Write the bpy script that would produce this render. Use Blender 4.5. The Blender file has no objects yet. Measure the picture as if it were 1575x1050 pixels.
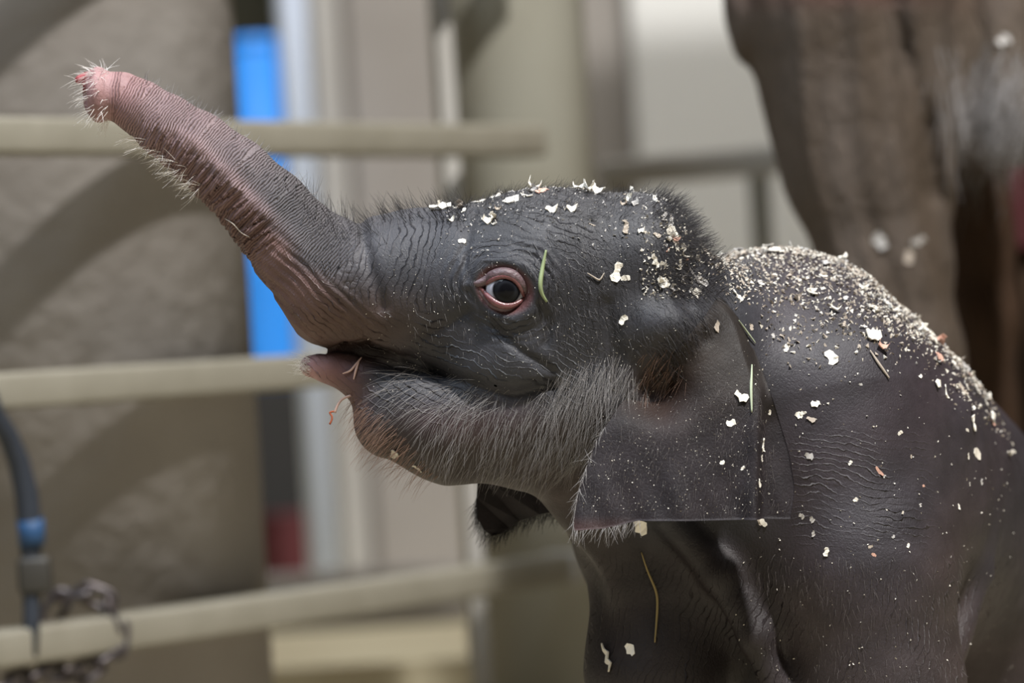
import bpy, bmesh, math, random
import numpy as np
from mathutils import Vector, Matrix
from mathutils.bvhtree import BVHTree

random.seed(7); RNG = np.random.default_rng(7)
SC = bpy.context.scene
COL = SC.collection

# ------------------------------------------------------------------ camera, world, lights, exposure
ROLL = 0.061
CS, SN = math.cos(ROLL), math.sin(ROLL)
CZ = 0.66                                   # lens height above the floor
CAM = Vector((0, -4, CZ))
AX = Vector((CS, 0, -SN)); AY = Vector((SN, 0, CS)); AZ = Vector((0, 1, 0))
K = 0.00015                                 # tangent per pixel (frame taken as 1575 x 1050)
U = 0.0006                                  # metres per model unit
cd = bpy.data.cameras.new('camera'); cam = bpy.data.objects.new('camera', cd); COL.objects.link(cam)
cd.sensor_width = 36; cd.lens = 36 / (1575 * K)
cam.matrix_world = Matrix(((AX.x, AY.x, -AZ.x, CAM.x), (AX.y, AY.y, -AZ.y, CAM.y), (AX.z, AY.z, -AZ.z, CAM.z), (0, 0, 0, 1)))
cd.dof.use_dof = True; cd.dof.focus_distance = 3.945
cd.dof.aperture_fstop = cd.lens / 46.0
cd.clip_start = 0.05
SC.camera = cam
SC.view_settings.view_transform = 'Standard'; SC.view_settings.look = 'None'
SC.view_settings.gamma = 1; SC.view_settings.use_curve_mapping = False
SC.view_settings.exposure = -0.18

w = bpy.data.worlds.new('barn_daylight'); SC.world = w; w.use_nodes = True
bg = w.node_tree.nodes['Background']; bg.inputs[0].default_value = (0.86, 0.92, 1.0, 1); bg.inputs[1].default_value = 0.10

def area(name, loc, target, size, power, color):
    l = bpy.data.lights.new(name, 'AREA'); l.shape = 'RECTANGLE'; l.size, l.size_y = size
    l.energy = power; l.color = color
    o = bpy.data.objects.new(name, l); COL.objects.link(o); o.location = loc
    o.rotation_euler = (Vector(target) - Vector(loc)).to_track_quat('-Z', 'Y').to_euler()
    return o
# high bay lamp (hard enough for the rail shadows), cool skylight, and a fill lamp added to brighten the back wall
area('bay_lamp', (1.95, -2.3, 5.7), (-0.2, 0.8, 0.7), (0.26, 0.26), 880, (1.0, 0.98, 0.955))
area('skylight', (-1.1, -0.9, 3.2), (0.1, 0.0, 0.7), (1.8, 1.2), 105, (0.76, 0.87, 1.0))
area('rear_fill', (0.6, 3.2, 4.6), (0.3, 4.6, 0.6), (2.5, 1.0), 150, (1.0, 0.97, 0.93))

# ------------------------------------------------------------------ helpers
def P(px, py, d):
    """world point seen at pixel (px, py), d metres in front of the lens"""
    return CAM + AZ * d + AX * ((px - 787.5) * K * d) + AY * ((525 - py) * K * d)

def MW(v):
    """model units (photo-sized units at 4 m, depth away) -> world, rigid"""
    v = np.asarray(v, float)
    u = (v[..., 0] - 787.5) * U; t = (525 - v[..., 1]) * U; z = v[..., 2] * U
    out = np.empty(v.shape)
    out[..., 0] = CAM.x + u * AX.x + t * AY.x
    out[..., 1] = CAM.y + 4 + z
    out[..., 2] = CAM.z + u * AX.z + t * AY.z
    return out

def pp(px, py, z):
    """model point at depth z that sits on pixel px, py"""
    s = 1 + z * K
    return (787.5 + (px - 787.5) * s, 525 + (py - 525) * s, z)

def mkobj(name, verts, faces, m, parent=None, smooth=False):
    me = bpy.data.meshes.new(name); me.from_pydata([tuple(v) for v in verts], [], [tuple(f) for f in faces]); me.update()
    if m: me.materials.append(m)
    if smooth: me.shade_smooth()
    o = bpy.data.objects.new(name, me); COL.objects.link(o)
    if parent: o.parent = parent
    return o

def tag(o, label=None, cat=None, group=None, kind=None):
    if label: o['label'] = label
    if cat: o['category'] = cat
    if group: o['group'] = group
    if kind: o['kind'] = kind
    return o

def empty(name, loc=(0, 0, 0)):
    o = bpy.data.objects.new(name, None); o.empty_display_size = 0.05; COL.objects.link(o); o.location = loc
    return o

def reparent(o, root):
    """keep the world position of o (built in world space) under an Empty that has only a location"""
    o.parent = root; o.location = Vector(o.location) - Vector(root.location)
    return o

def bm_obj(name, bm, m, parent=None, smooth=False):
    me = bpy.data.meshes.new(name); bm.to_mesh(me); bm.free()
    if m: me.materials.append(m)
    if smooth: me.shade_smooth()
    o = bpy.data.objects.new(name, me); COL.objects.link(o)
    if parent: reparent(o, parent)
    return o

def box_bm(sx, sy, sz, bev=0.0, seg=3, bm=None):
    bm = bm or bmesh.new()
    r = bmesh.ops.create_cube(bm, size=1)
    bmesh.ops.scale(bm, vec=(sx, sy, sz), verts=r['verts'])
    if bev: bmesh.ops.bevel(bm, geom=list({e for v in r['verts'] for e in v.link_edges}), offset=bev, segments=seg, affect='EDGES', profile=0.5)
    return bm

def beam(name, p0, p1, wd, ht, m, parent=None, bev=0.006):
    """rectangular tube from p0 to p1"""
    p0, p1 = Vector(p0), Vector(p1); d = p1 - p0
    bm = box_bm(d.length, wd, ht, bev)
    x = d.normalized(); z = Vector((0, 0, 1)) if abs(x.z) < 0.9 else Vector((0, 1, 0))
    y = z.cross(x).normalized(); z = x.cross(y)
    M = Matrix((x, y, z)).transposed().to_4x4(); M.translation = (p0 + p1) / 2
    bm.transform(M)
    return bm_obj(name, bm, m, parent, True)

def lathe(name, prof, m, loc, parent=None, n=48, smooth=True):
    vs, fs = [], []
    for r, z in prof:
        for i in range(n):
            a = 2 * math.pi * i / n
            vs.append((loc[0] + r * math.cos(a), loc[1] + r * math.sin(a), loc[2] + z))
    for j in range(len(prof) - 1):
        for i in range(n):
            fs.append((j * n + i, j * n + (i + 1) % n, (j + 1) * n + (i + 1) % n, (j + 1) * n + i))
    fs.append(tuple(range(n))[::-1]); fs.append(tuple((len(prof) - 1) * n + i for i in range(n)))
    o = mkobj(name, vs, fs, m, None, smooth)
    if parent: reparent(o, parent)
    return o

def tube_geo(pts, rad, n=8, closed=False):
    """verts, faces of a tube along pts (world or model)"""
    pts = [Vector(p) for p in pts]; N = len(pts); vs, fs = [], []
    rads = rad if hasattr(rad, '__len__') else [rad] * N
    up = None
    for i, p in enumerate(pts):
        if closed: t = pts[(i + 1) % N] - pts[i - 1]
        else: t = pts[min(i + 1, N - 1)] - pts[max(i - 1, 0)]
        t.normalize()
        if up is None: up = t.orthogonal().normalized()
        up = (up - t * up.dot(t)).normalized(); b = t.cross(up)
        for k in range(n):
            a = 2 * math.pi * k / n
            vs.append(p + (up * math.cos(a) + b * math.sin(a)) * rads[i])
    for i in range(N if closed else N - 1):
        j = (i + 1) % N
        for k in range(n):
            fs.append((i * n + k, i * n + (k + 1) % n, j * n + (k + 1) % n, j * n + k))
    if not closed:
        fs.append(tuple(range(n))[::-1]); fs.append(tuple((N - 1) * n + k for k in range(n)))
    return vs, fs

# ------------------------------------------------------------------ materials
def mat(name, col, rough=0.6, spec=0.4, metal=0.0, noise=None, bump=None, sub=0.0):
    """noise = (scale, amount, second colour); bump = (scale, strength, distance)"""
    m = bpy.data.materials.new(name); m.use_nodes = True
    nt = m.node_tree; b = nt.nodes['Principled BSDF']
    b.inputs['Base Color'].default_value = (*col, 1); b.inputs['Roughness'].default_value = rough
    b.inputs['Specular IOR Level'].default_value = spec; b.inputs['Metallic'].default_value = metal
    tc = nt.nodes.new('ShaderNodeTexCoord')
    if noise:
        n = nt.nodes.new('ShaderNodeTexNoise'); n.inputs['Scale'].default_value = noise[0]; n.inputs['Detail'].default_value = 6
        nt.links.new(tc.outputs['Object'], n.inputs['Vector'])
        r = nt.nodes.new('ShaderNodeMapRange'); r.inputs[1].default_value = 0.35; r.inputs[2].default_value = 0.7; r.inputs[4].default_value = noise[1]
        nt.links.new(n.outputs['Fac'], r.inputs[0])
        x = nt.nodes.new('ShaderNodeMix'); x.data_type = 'RGBA'
        x.inputs[6].default_value = (*col, 1); x.inputs[7].default_value = (*noise[2], 1)
        nt.links.new(r.outputs[0], x.inputs[0]); nt.links.new(x.outputs[2], b.inputs['Base Color'])
    if bump:
        n = nt.nodes.new('ShaderNodeTexNoise'); n.inputs['Scale'].default_value = bump[0]; n.inputs['Detail'].default_value = 8
        nt.links.new(tc.outputs['Object'], n.inputs['Vector'])
        bb = nt.nodes.new('ShaderNodeBump'); bb.inputs['Strength'].default_value = bump[1]; bb.inputs['Distance'].default_value = bump[2]
        nt.links.new(n.outputs['Fac'], bb.inputs['Height']); nt.links.new(bb.outputs['Normal'], b.inputs['Normal'])
    if sub:
        b.inputs['Subsurface Weight'].default_value = sub; b.inputs['Subsurface Radius'].default_value = (0.01, 0.005, 0.003)
    return m

M_rail = mat('painted_steel_rail', (0.225, 0.208, 0.165), 0.45, 0.5, 0, (14, 0.6, (0.175, 0.16, 0.122)), (60, 0.15, 0.002))
M_post = mat('painted_steel_post', (0.33, 0.32, 0.27), 0.5, 0.4, 0, (5, 0.6, (0.28, 0.265, 0.21)))
M_conc = mat('weathered_concrete', (0.30, 0.278, 0.258), 0.9, 0.15, 0, (4, 0.8, (0.235, 0.213, 0.195)), (25, 0.4, 0.01))
M_wall = mat('painted_block_wall', (0.27, 0.25, 0.23), 0.85, 0.2, 0, (2.5, 0.7, (0.22, 0.20, 0.18)))
M_wall2 = mat('pale_wall_strip', (0.37, 0.355, 0.33), 0.85, 0.2, 0, (3, 0.7, (0.33, 0.31, 0.28)))
M_white = mat('white_painted_door', (0.62, 0.62, 0.605), 0.6, 0.3, 0, (2, 0.3, (0.58, 0.58, 0.56)))
M_pipe = mat('white_plastic_pipe', (0.62, 0.70, 0.86), 0.4, 0.4)
M_olive = mat('shaded_olive_wall', (0.12, 0.115, 0.085), 0.9, 0.1, 0, (3, 0.6, (0.09, 0.085, 0.065)))  # dark tone stands in for the shade inside the recess
M_blue = mat('blue_plastic', (0.03, 0.27, 0.86), 0.35, 0.5)
M_black = mat('black_rubber', (0.02, 0.019, 0.018), 0.7, 0.3)
M_red = mat('dark_red_paint', (0.075, 0.014, 0.016), 0.55, 0.3)
M_floor = mat('dusty_concrete_floor', (0.42, 0.37, 0.27), 0.95, 0.1, 0, (6, 0.8, (0.33, 0.28, 0.2)), (40, 0.4, 0.006))
M_slab = mat('pale_straw_floor', (0.62, 0.56, 0.40), 0.95, 0.1, 0, (5, 0.8, (0.5, 0.43, 0.29)))
M_wood = mat('dark_stained_plank', (0.055, 0.032, 0.018), 0.8, 0.2, 0, (8, 0.7, (0.035, 0.02, 0.012)))
M_maroon = mat('maroon_rail_paint', (0.045, 0.008, 0.009), 0.7, 0.2)
M_chain = mat('galvanised_chain', (0.10, 0.093, 0.10), 0.4, 0.5, 0.7, (60, 0.7, (0.07, 0.045, 0.035)))
M_strap = mat('dark_navy_strap', (0.025, 0.03, 0.04), 0.6, 0.3)
M_bluetape = mat('blue_tape', (0.02, 0.06, 0.14), 0.5, 0.3)
M_lock = mat('dark_lock', (0.03, 0.027, 0.022), 0.5, 0.4)
M_orange = mat('orange_paint_mark', (0.45, 0.11, 0.05), 0.6, 0.3)

# ------------------------------------------------------------------ setting
def slab(name, x0, x1, y0, y1, z0, z1, m, bev=0.0):
    bm = box_bm(x1 - x0, y1 - y0, z1 - z0, bev); bm.transform(Matrix.Translation(((x0 + x1) / 2, (y0 + y1) / 2, (z0 + z1) / 2)))
    return bm_obj(name, bm, m)
tag(slab('floor', -7, 7, -6, 3.2, -0.1, 0, M_floor), 'dusty concrete barn floor', kind='structure')
tag(slab('floor_raised', -7, 7, 3.2, 9, -0.1, 0.14, M_slab), 'pale raised floor behind the gate strewn with straw dust', kind='structure')

# back wall: panels with recessed joints
YW = 5.5
wall = tag(slab('wall_back', P(505, 0, 9.5).x - 0.06, 6.0, YW + 0.03, YW + 0.2, 0, 4.2, M_wall), 'beige panelled back wall of the barn', kind='structure')
xs = [P(470, 400, 9.5).x, P(536, 400, 9.5).x, P(546, 400, 9.5).x, P(700, 400, 9.5).x]
def wall_panel(x0, x1, m):
    bm = box_bm(x1 - x0, 0.05, 4.0, 0.01); bm.transform(Matrix.Translation(((x0 + x1) / 2, YW + 0.015, 2.14)))
    reparent(bm_obj('panel', bm, m), wall)
x = P(500, 400, 9.5).x
for k, wd in enumerate((0.075, 0.26, 0.22, 0.30, 0.12, 0.34, 0.3, 0.4, 0.5, 0.5, 0.6, 0.6)):
    wall_panel(x, x + wd - 0.018, M_wall2 if k in (0, 4) else M_wall); x += wd
# white door leaf on the wall, behind the short gate
dx0, dx1 = P(978, 150, 9.3).x, P(1420, 150, 9.3).x
door = tag(slab('door_1', dx0, dx1, YW - 0.10, YW - 0.012, 0.14, 2.5, M_white, 0.008), 'white painted door leaf on the back wall', kind='structure')
# recess left of the white pipe; its shade is put into the wall colour
tag(slab('wall_recess', -5, P(540, 0, 10.5).x, 6.6, 6.8, 0, 4.2, M_olive), 'olive wall at the back of the recess, its shade put into the colour', kind='structure')
# dark plank partition at the right, behind the adult
part = tag(slab('wall_partition', P(1395, 0, 7.0).x + 0.02, 3.4, 3.06, 3.14, 0.0, 2.6, M_wood), 'dark stained plank partition behind the adult elephant', kind='structure')
x = P(1395, 0, 7.0).x
for k in range(13):
    bm = box_bm(0.155, 0.03, 2.6, 0.005); bm.transform(Matrix.Translation((x + 0.08, 3.045, 1.3)))
    reparent(bm_obj('plank', bm, M_wood), part); x += 0.165
z0 = P(1540, 385, 7.0).z; z1 = P(1540, 245, 7.0).z
bm = box_bm(1.6, 0.04, z1 - z0, 0.006); bm.transform(Matrix.Translation((P(1490, 300, 7.0).x + 0.8, 3.01, (z0 + z1) / 2)))
reparent(bm_obj('rail_board', bm, M_maroon), part)

# round concrete column
ccx, ccy, CR = -0.645, 1.656, 0.307
lathe('column', [(CR, 0), (CR, 3.6)], M_conc, (ccx, ccy, 0), n=160)
tag(bpy.data.objects['column'], 'thick round weathered concrete column behind the rails', 'column', kind='structure')

# gate with horizontal rails: turned away from the camera towards the post
gA, gB = P(-120, 500, 4.98), P(838, 500, 6.085)
gA.z = gB.z = 0; gd = (gB - gA).normalized()
gate = empty('rail_gate', (gA.x, gA.y, 0)); tag(gate, 'beige steel gate of square horizontal rails in front of the concrete column', 'gate')
z2 = P(0, 602, 5.09).z
pA, pB = gA - gd * 0.25, gB
for dz in (0.30, 0.0, -0.30, -0.57, 0.60, 0.90):
    r = beam('rail', pA + Vector((0, 0, z2 + dz)), pB + Vector((0, 0, z2 + dz)), 0.05, 0.044, M_rail, gate, 0.007)
    if dz == -0.30:
        q = pB + gd * 0.004 + Vector((0, 0, z2 + dz))
        beam('end_cap', q - gd * 0.012, q + gd * 0.016, 0.054, 0.048, M_wall2, gate, 0.008)
beam('stile', pA + Vector((0, 0, z2 - 0.62)), pA + Vector((0, 0, z2 + 0.95)), 0.06, 0.06, M_rail, gate, 0.007)
# round steel post at the gate end
pc = P(808, 500, 6.28)
lathe('gate_post', [(0.112, 0), (0.112, 3.2)], M_post, (pc.x, pc.y, 0), n=64)
gp = bpy.data.objects['gate_post']; tag(gp, 'thick round beige steel post at the end of the rail gate', 'post')
lathe('base_flange', [(0.17, 0), (0.17, 0.02), (0.125, 0.035)], M_post, (pc.x, pc.y, 0), n=48)
bf = bpy.data.objects['base_flange']; bf.parent = gp
# pale strip added to stand for the lit left edge of the post
e0 = P(706, 500, 6.08)
bm = box_bm(0.024, 0.05, 3.2, 0.004); bm.transform(Matrix.Translation((e0.x + 0.004, e0.y, 1.6)))
tag(bm_obj('post_edge_strip', bm, M_wall2), 'narrow pale strip added for the lit left edge of the round post', 'strip')

# short gate by the white door
g2 = empty('short_gate', (P(930, 268, 7.1).x, P(930, 268, 7.1).y, 0)); tag(g2, 'short pale steel gate in front of the white door', 'gate')
a = P(930, 268, 7.15); b = P(1205, 254, 6.95)
for dz in (0, -0.3, -0.6):
    beam('rail', (a.x, a.y, a.z + dz), (b.x, b.y, a.z + dz), 0.05, 0.046, M_wall2 if dz == 0 else M_rail, g2, 0.008)
s_ = a.lerp(b, 0.86)
beam('stile', (s_.x, s_.y, 0), (s_.x, s_.y, a.z - 0.02), 0.034, 0.034, M_rail, g2, 0.005)
beam('stile', (a.x + 0.02, a.y, 0), (a.x + 0.02, a.y, a.z - 0.02), 0.034, 0.034, M_rail, g2, 0.005)

# white pipe on its plinth
pt = P(474, 450, 8.6)
pl = empty('downpipe', (pt.x, pt.y, 0.14)); tag(pl, 'white plastic downpipe standing at the edge of the back wall', 'pipe')
lathe('pipe', [(0.031, 0.16), (0.031, 3.2)], M_pipe, (pt.x, pt.y, 0), pl, 32)
lathe('socket', [(0.038, 1.54), (0.038, 1.62)], M_pipe, (pt.x, pt.y, 0), pl, 32)
bm = box_bm(0.09, 0.09, 0.02, 0.004); bm.transform(Matrix.Translation((pt.x, pt.y, 0.15))); bm_obj('plinth', bm, M_conc, pl)

tag(slab('kerb', -3, P(900, 0, 8.2).x, 4.16, 4.3, 0.14, 0.245, M_wall, 0.01), 'low concrete kerb on the raised floor', kind='structure')
# blue drum on a black trolley, red bucket below
dd = P(408, 400, 9.4)
dtop, dbot = P(430, 72, 9.4).z, P(430, 592, 9.4).z
R_ = 0.086; H_ = dtop - dbot
prof = [(R_ * .9, 0), (R_ * .97, 0.02), (R_, 0.05), (R_, H_ * .32), (R_ * 1.05, H_ * .34), (R_, H_ * .36), (R_, H_ * .65), (R_ * 1.05, H_ * .67), (R_, H_ * .69), (R_, H_ - .05), (R_ * .95, H_ - .01), (R_ * .95, H_)]
dr = empty('plastic_drum', (dd.x, dd.y, dbot)); tag(dr, 'bright blue plastic drum standing in the recess beside the white pipe', 'drum')
lathe('shell', prof, M_blue, (dd.x, dd.y, dbot), dr)
lathe('lid', [(R_ * .99, 0), (R_ * .99, .025), (R_ * .5, .03)], M_blue, (dd.x, dd.y, dtop - .006), dr)
tr = empty('trolley', (dd.x, dd.y, 0.14)); tag(tr, 'black stand under the blue drum', 'stand')
bm = box_bm(0.20, 0.20, dbot - 0.30, 0.01); bm.transform(Matrix.Translation((dd.x, dd.y, (dbot + 0.30) / 2))); bm_obj('housing', bm, M_black, tr)
bm = box_bm(0.22, 0.22, 0.02, 0.005); bm.transform(Matrix.Translation((dd.x, dd.y, 0.295))); bm_obj('shelf', bm, M_black, tr)
for sx in (-1, 1):
    for sy in (-1, 1):
        beam('leg', (dd.x + sx * .095, dd.y + sy * .095, 0.14), (dd.x + sx * .095, dd.y + sy * .095, 0.29), 0.02, 0.02, M_black, tr, 0.003)
rb = empty('feed_box', (dd.x + 0.02, dd.y - 0.30, 0.14)); tag(rb, 'dark red box on the pale floor below the blue drum', 'box')
bz = P(440, 845, 9.1).z; tz = P(440, 798, 9.1).z
bm = box_bm(0.16, 0.16, tz - 0.14, 0.01); bm.transform(Matrix.Translation((dd.x + .02, dd.y - .30, (tz + .14) / 2))); bm_obj('body', bm, M_red, rb)
bm = box_bm(0.17, 0.17, 0.016, 0.005); bm.transform(Matrix.Translation((dd.x + .02, dd.y - .30, tz + .004))); bm_obj('lid', bm, M_red, rb)

# chain round the lowest rail and the strap with its lock at the frame's side
def link_mesh(L, wd, r):
    pts = []
    for i in range(20):
        a = 2 * math.pi * i / 20
        pts.append((math.cos(a) * wd, 0, math.sin(a) * wd + (L if math.sin(a) >= 0 else -L)))
    v, f = tube_geo(pts, r, 8, True)
    me = bpy.data.meshes.new('link'); me.from_pydata([tuple(q) for q in v], [], f); me.shade_smooth(); me.materials.append(M_chain)
    return me
LM = link_mesh(0.011, 0.0115, 0.0048)
def chain(name, pts, label):
    pts = [Vector(p) for p in pts]
    root = empty(name, tuple(pts[0])); tag(root, label, 'chain')
    # walk the polyline
    step = 0.031; out = [pts[0]]; i = 0; pos = pts[0].copy()
    while i < len(pts) - 1:
        seg = pts[i + 1] - pos
        if seg.length >= step: pos = pos + seg.normalized() * step; out.append(pos.copy())
        else: i += 1
    for k in range(len(out) - 1):
        t = (out[k + 1] - out[k]).normalized(); c = (out[k] + out[k + 1]) / 2
        o = bpy.data.objects.new('link', LM); COL.objects.link(o); o.parent = root
        q = t.to_track_quat('Z', 'Y').to_matrix() @ Matrix.Rotation((0.3 if k % 2 else 0.3 + math.pi / 2), 3, 'Z')
        M = q.to_4x4(); M.translation = c - Vector(root.location); o.matrix_local = M
    return root
def gp_at(px, py):
    """point on the gate plane under pixel"""
    t = (px + 120) / 970.0; inv = (1 - t) / 4.98 + t / 6.10
    return P(px, py, 1 / inv)
off = Vector((0.84, -0.54, 0)) * 0.0
fr = Vector((gd.y, -gd.x, 0)) * 0.036     # to the camera side of the rail
bk = -fr
c0 = gp_at(128, 925)
chain('chain', [gp_at(112, 950) + bk, gp_at(118, 908) + bk * .5, gp_at(130, 905) + fr * .7, gp_at(146, 935) + fr * 1.1, gp_at(150, 985) + fr * 1.15, gp_at(140, 1020) + fr,
               gp_at(95, 1040) + fr * .7, gp_at(45, 1030) + fr * .6, gp_at(10, 1050) + fr * .6, gp_at(-40, 1065) + fr * .6], 'galvanised chain looped over the lowest rail of the gate')
st = empty('hanging_strap', tuple(gp_at(5, 700) + fr)); tag(st, 'dark navy strap with blue tape and a black lock hanging by the gate', 'strap')
sp = [gp_at(x, y) + fr for x, y in ((-62, 580), (-60, 600), (-45, 640), (-25, 670), (-8, 710), (4, 760), (10, 820), (12, 880), (12, 950), (10, 1010))]
v, f = tube_geo(sp, [.012, .012, .012, .012, .013, .014, .014, .011, .010, .010], 10); o = mkobj('strap_cord', v, f, M_strap, None, True); reparent(o, st)
v, f = tube_geo([gp_at(x, y) + fr * 1.05 for x, y in ((8, 800), (10, 818), (11, 840))], .016, 12); o = mkobj('tape', v, f, M_bluetape, None, True); reparent(o, st)
bm = box_bm(0.04, 0.03, 0.046, 0.008); q = gp_at(14, 885) + fr * 1.1; bm.transform(Matrix.Translation(q)); bm_obj('lock', bm, M_lock, st, True)
# orange paint mark on the rail
q = gp_at(2, 992); bm = box_bm(0.012, 0.004, 0.022, 0.002); bm.transform(Matrix.Translation(q + fr * 0.72)); bm_obj('paint_mark', bm, M_orange, gate)

# ------------------------------------------------------------------ implicit surfaces
def smin(a, b, k):
    h = np.maximum(k - np.abs(a - b), 0) / k
    return np.minimum(a, b) - h * h * k * 0.25
def smax(a, b, k): return -smin(-a, -b, k)
def rc(p, a, b, ra, rb, zs=1.0):
    a = np.array(a, p.dtype); b = np.array(b, p.dtype)
    q = p - a; d = b - a
    s = np.array((1, 1, 1 / zs), p.dtype); q = q * s; d = d * s
    t = np.clip(q @ d / (d @ d), 0, 1)
    return np.linalg.norm(q - t[:, None] * d, axis=1) - (ra + (rb - ra) * t)
def ell(p, c, r):
    q = p - np.array(c, p.dtype); r = np.array(r, p.dtype)
    k0 = np.linalg.norm(q / r, axis=1); k1 = np.linalg.norm(q / (r * r), axis=1)
    return np.where(k1 > 1e-9, k0 * (k0 - 1) / np.maximum(k1, 1e-9), -min(r))
def chainsdf(p, pts, zs=1.0, k=14):
    f = None
    for (a, b) in zip(pts[:-1], pts[1:]):
        g = rc(p, a[:3], b[:3], a[3], b[3], zs)
        f = g if f is None else smin(f, g, k)
    return f
def polydist(p2, pts):
    """2-D distance to a polyline, and arc length of the foot"""
    best = np.full(len(p2), 1e9, p2.dtype); arc = np.zeros(len(p2), p2.dtype); side = np.zeros(len(p2), p2.dtype); L = 0
    for a, b in zip(pts[:-1], pts[1:]):
        a = np.array(a[:2], p2.dtype); b = np.array(b[:2], p2.dtype); d = b - a; l = np.linalg.norm(d)
        t = np.clip((p2 - a) @ d / (l * l), 0, 1); e = p2 - a - t[:, None] * d
        dist = np.linalg.norm(e, axis=1); m = dist < best
        best = np.where(m, dist, best); arc = np.where(m, L + t * l, arc)
        side = np.where(m, (d[0] * e[:, 1] - d[1] * e[:, 0]) / l, side); L += l
    return best, arc, side

def surface_nets(F, lo, hi, h, levels, pad=3.0):
    """sparse surface nets; F(points Nx3)->values"""
    lo = np.array(lo, float); H = h * 2 ** levels
    n = np.ceil((np.array(hi) - lo) / H).astype(int)
    g = np.stack(np.meshgrid(*[np.arange(k) for k in n], indexing='ij'), -1).reshape(-1, 3)
    size = H
    for lv in range(levels + 1):
        f = F((lo + (g + 0.5) * size).astype(np.float32))
        g = g[np.abs(f) < size * .95 + pad]
        if lv < levels:
            o = np.stack(np.meshgrid([0, 1], [0, 1], [0, 1], indexing='ij'), -1).reshape(-1, 3)
            g = (g[:, None] * 2 + o[None]).reshape(-1, 3); size /= 2
    D = 8192
    key = lambda c: (c[:, 0] * D + c[:, 1]) * D + c[:, 2]
    corners = np.stack(np.meshgrid([0, 1], [0, 1], [0, 1], indexing='ij'), -1).reshape(-1, 3)
    ck = np.concatenate([key(g + c) for c in corners])
    uk, inv = np.unique(ck, return_inverse=True)
    pc = np.stack([uk // (D * D), (uk // D) % D, uk % D], -1)
    val = F((lo + pc * h).astype(np.float32))
    cv = val[inv].reshape(8, -1).T                       # cell x corner
    act = (cv.min(1) < 0) & (cv.max(1) >= 0)
    g = g[act]; cv = cv[act]
    acc = np.zeros((len(g), 3)); cnt = np.zeros(len(g))
    idx = {tuple(c): i for i, c in enumerate(corners.tolist())}
    for c in corners.tolist():
        for ax in range(3):
            if c[ax]: continue
            e = list(c); e[ax] = 1
            va, vb = cv[:, idx[tuple(c)]], cv[:, idx[tuple(e)]]
            m = (va < 0) != (vb < 0)
            t = np.where(m, va / np.where(m, va - vb, 1), 0)
            pnt = np.tile(np.array(c, float), (len(g), 1)); pnt[:, ax] = t
            acc += pnt * m[:, None]; cnt += m
    V = lo + (g + acc / np.maximum(cnt, 1)[:, None]) * h
    gk = key(g); order = np.argsort(gk); sk = gk[order]
    def find(c):
        k = key(c); i = np.clip(np.searchsorted(sk, k), 0, len(sk) - 1)
        return np.where(sk[i] == k, order[i], -1)
    faces = []
    for ax in range(3):
        b, c_ = (ax + 1) % 3, (ax + 2) % 3
        e = [0, 0, 0]; e[ax] = 1
        va, vb = cv[:, idx[(0, 0, 0)]], cv[:, idx[tuple(e)]]
        m = (va < 0) != (vb < 0)
        cell = g[m]; fl = va[m] < 0
        ob = np.zeros(3, int); ob[b] = 1; oc = np.zeros(3, int); oc[c_] = 1
        q = np.stack([find(cell), find(cell - ob), find(cell - ob - oc), find(cell - oc)], -1)
        ok = (q >= 0).all(1); q = q[ok]; fl = fl[ok]
        q = np.where(fl[:, None], q, q[:, ::-1])
        faces.append(q)
    return V, np.concatenate(faces)

def fast_mesh(name, V, Fq):
    me = bpy.data.meshes.new(name)
    me.vertices.add(len(V)); me.vertices.foreach_set('co', np.asarray(V, np.float32).ravel())
    me.loops.add(len(Fq) * 4); me.loops.foreach_set('vertex_index', np.asarray(Fq, np.int32).ravel())
    me.polygons.add(len(Fq)); me.polygons.foreach_set('loop_start', np.arange(0, len(Fq) * 4, 4, dtype=np.int32))
    me.update(calc_edges=True); me.shade_smooth()
    return me
def laplace(V, Fq, it, lam=0.5):
    V = V.copy(); n = len(V)
    e = np.concatenate([Fq[:, [0, 1]], Fq[:, [1, 2]], Fq[:, [2, 3]], Fq[:, [3, 0]]])
    for _ in range(it):
        s = np.zeros((n, 3)); c = np.bincount(e[:, 0], minlength=n) + np.bincount(e[:, 1], minlength=n)
        for k in range(3):
            s[:, k] = np.bincount(e[:, 0], V[e[:, 1], k], n) + np.bincount(e[:, 1], V[e[:, 0], k], n)
        V += lam * (s / np.maximum(c, 1)[:, None] - V)
    return V
def set_attr(me, name, arr, typ='FLOAT'):
    a = me.attributes.new(name, typ, 'POINT')
    if typ == 'FLOAT': a.data.foreach_set('value', np.asarray(arr, np.float32).ravel())
    else: a.data.foreach_set('color', np.asarray(np.c_[arr, np.ones(len(arr))], np.float32).ravel())
def sst(e0, e1, x):
    t = np.clip((x - e0) / (e1 - e0), 0, 1); return t * t * (3 - 2 * t)

# ------------------------------------------------------------------ the calf
FLOORY = 525 + CZ / U                                   # floor in unrolled model units
def floor_f(p): return (p[:, 1] - 525) * CS + (p[:, 0] - 787.5) * SN - (FLOORY - 525)   # >0 below the floor

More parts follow.
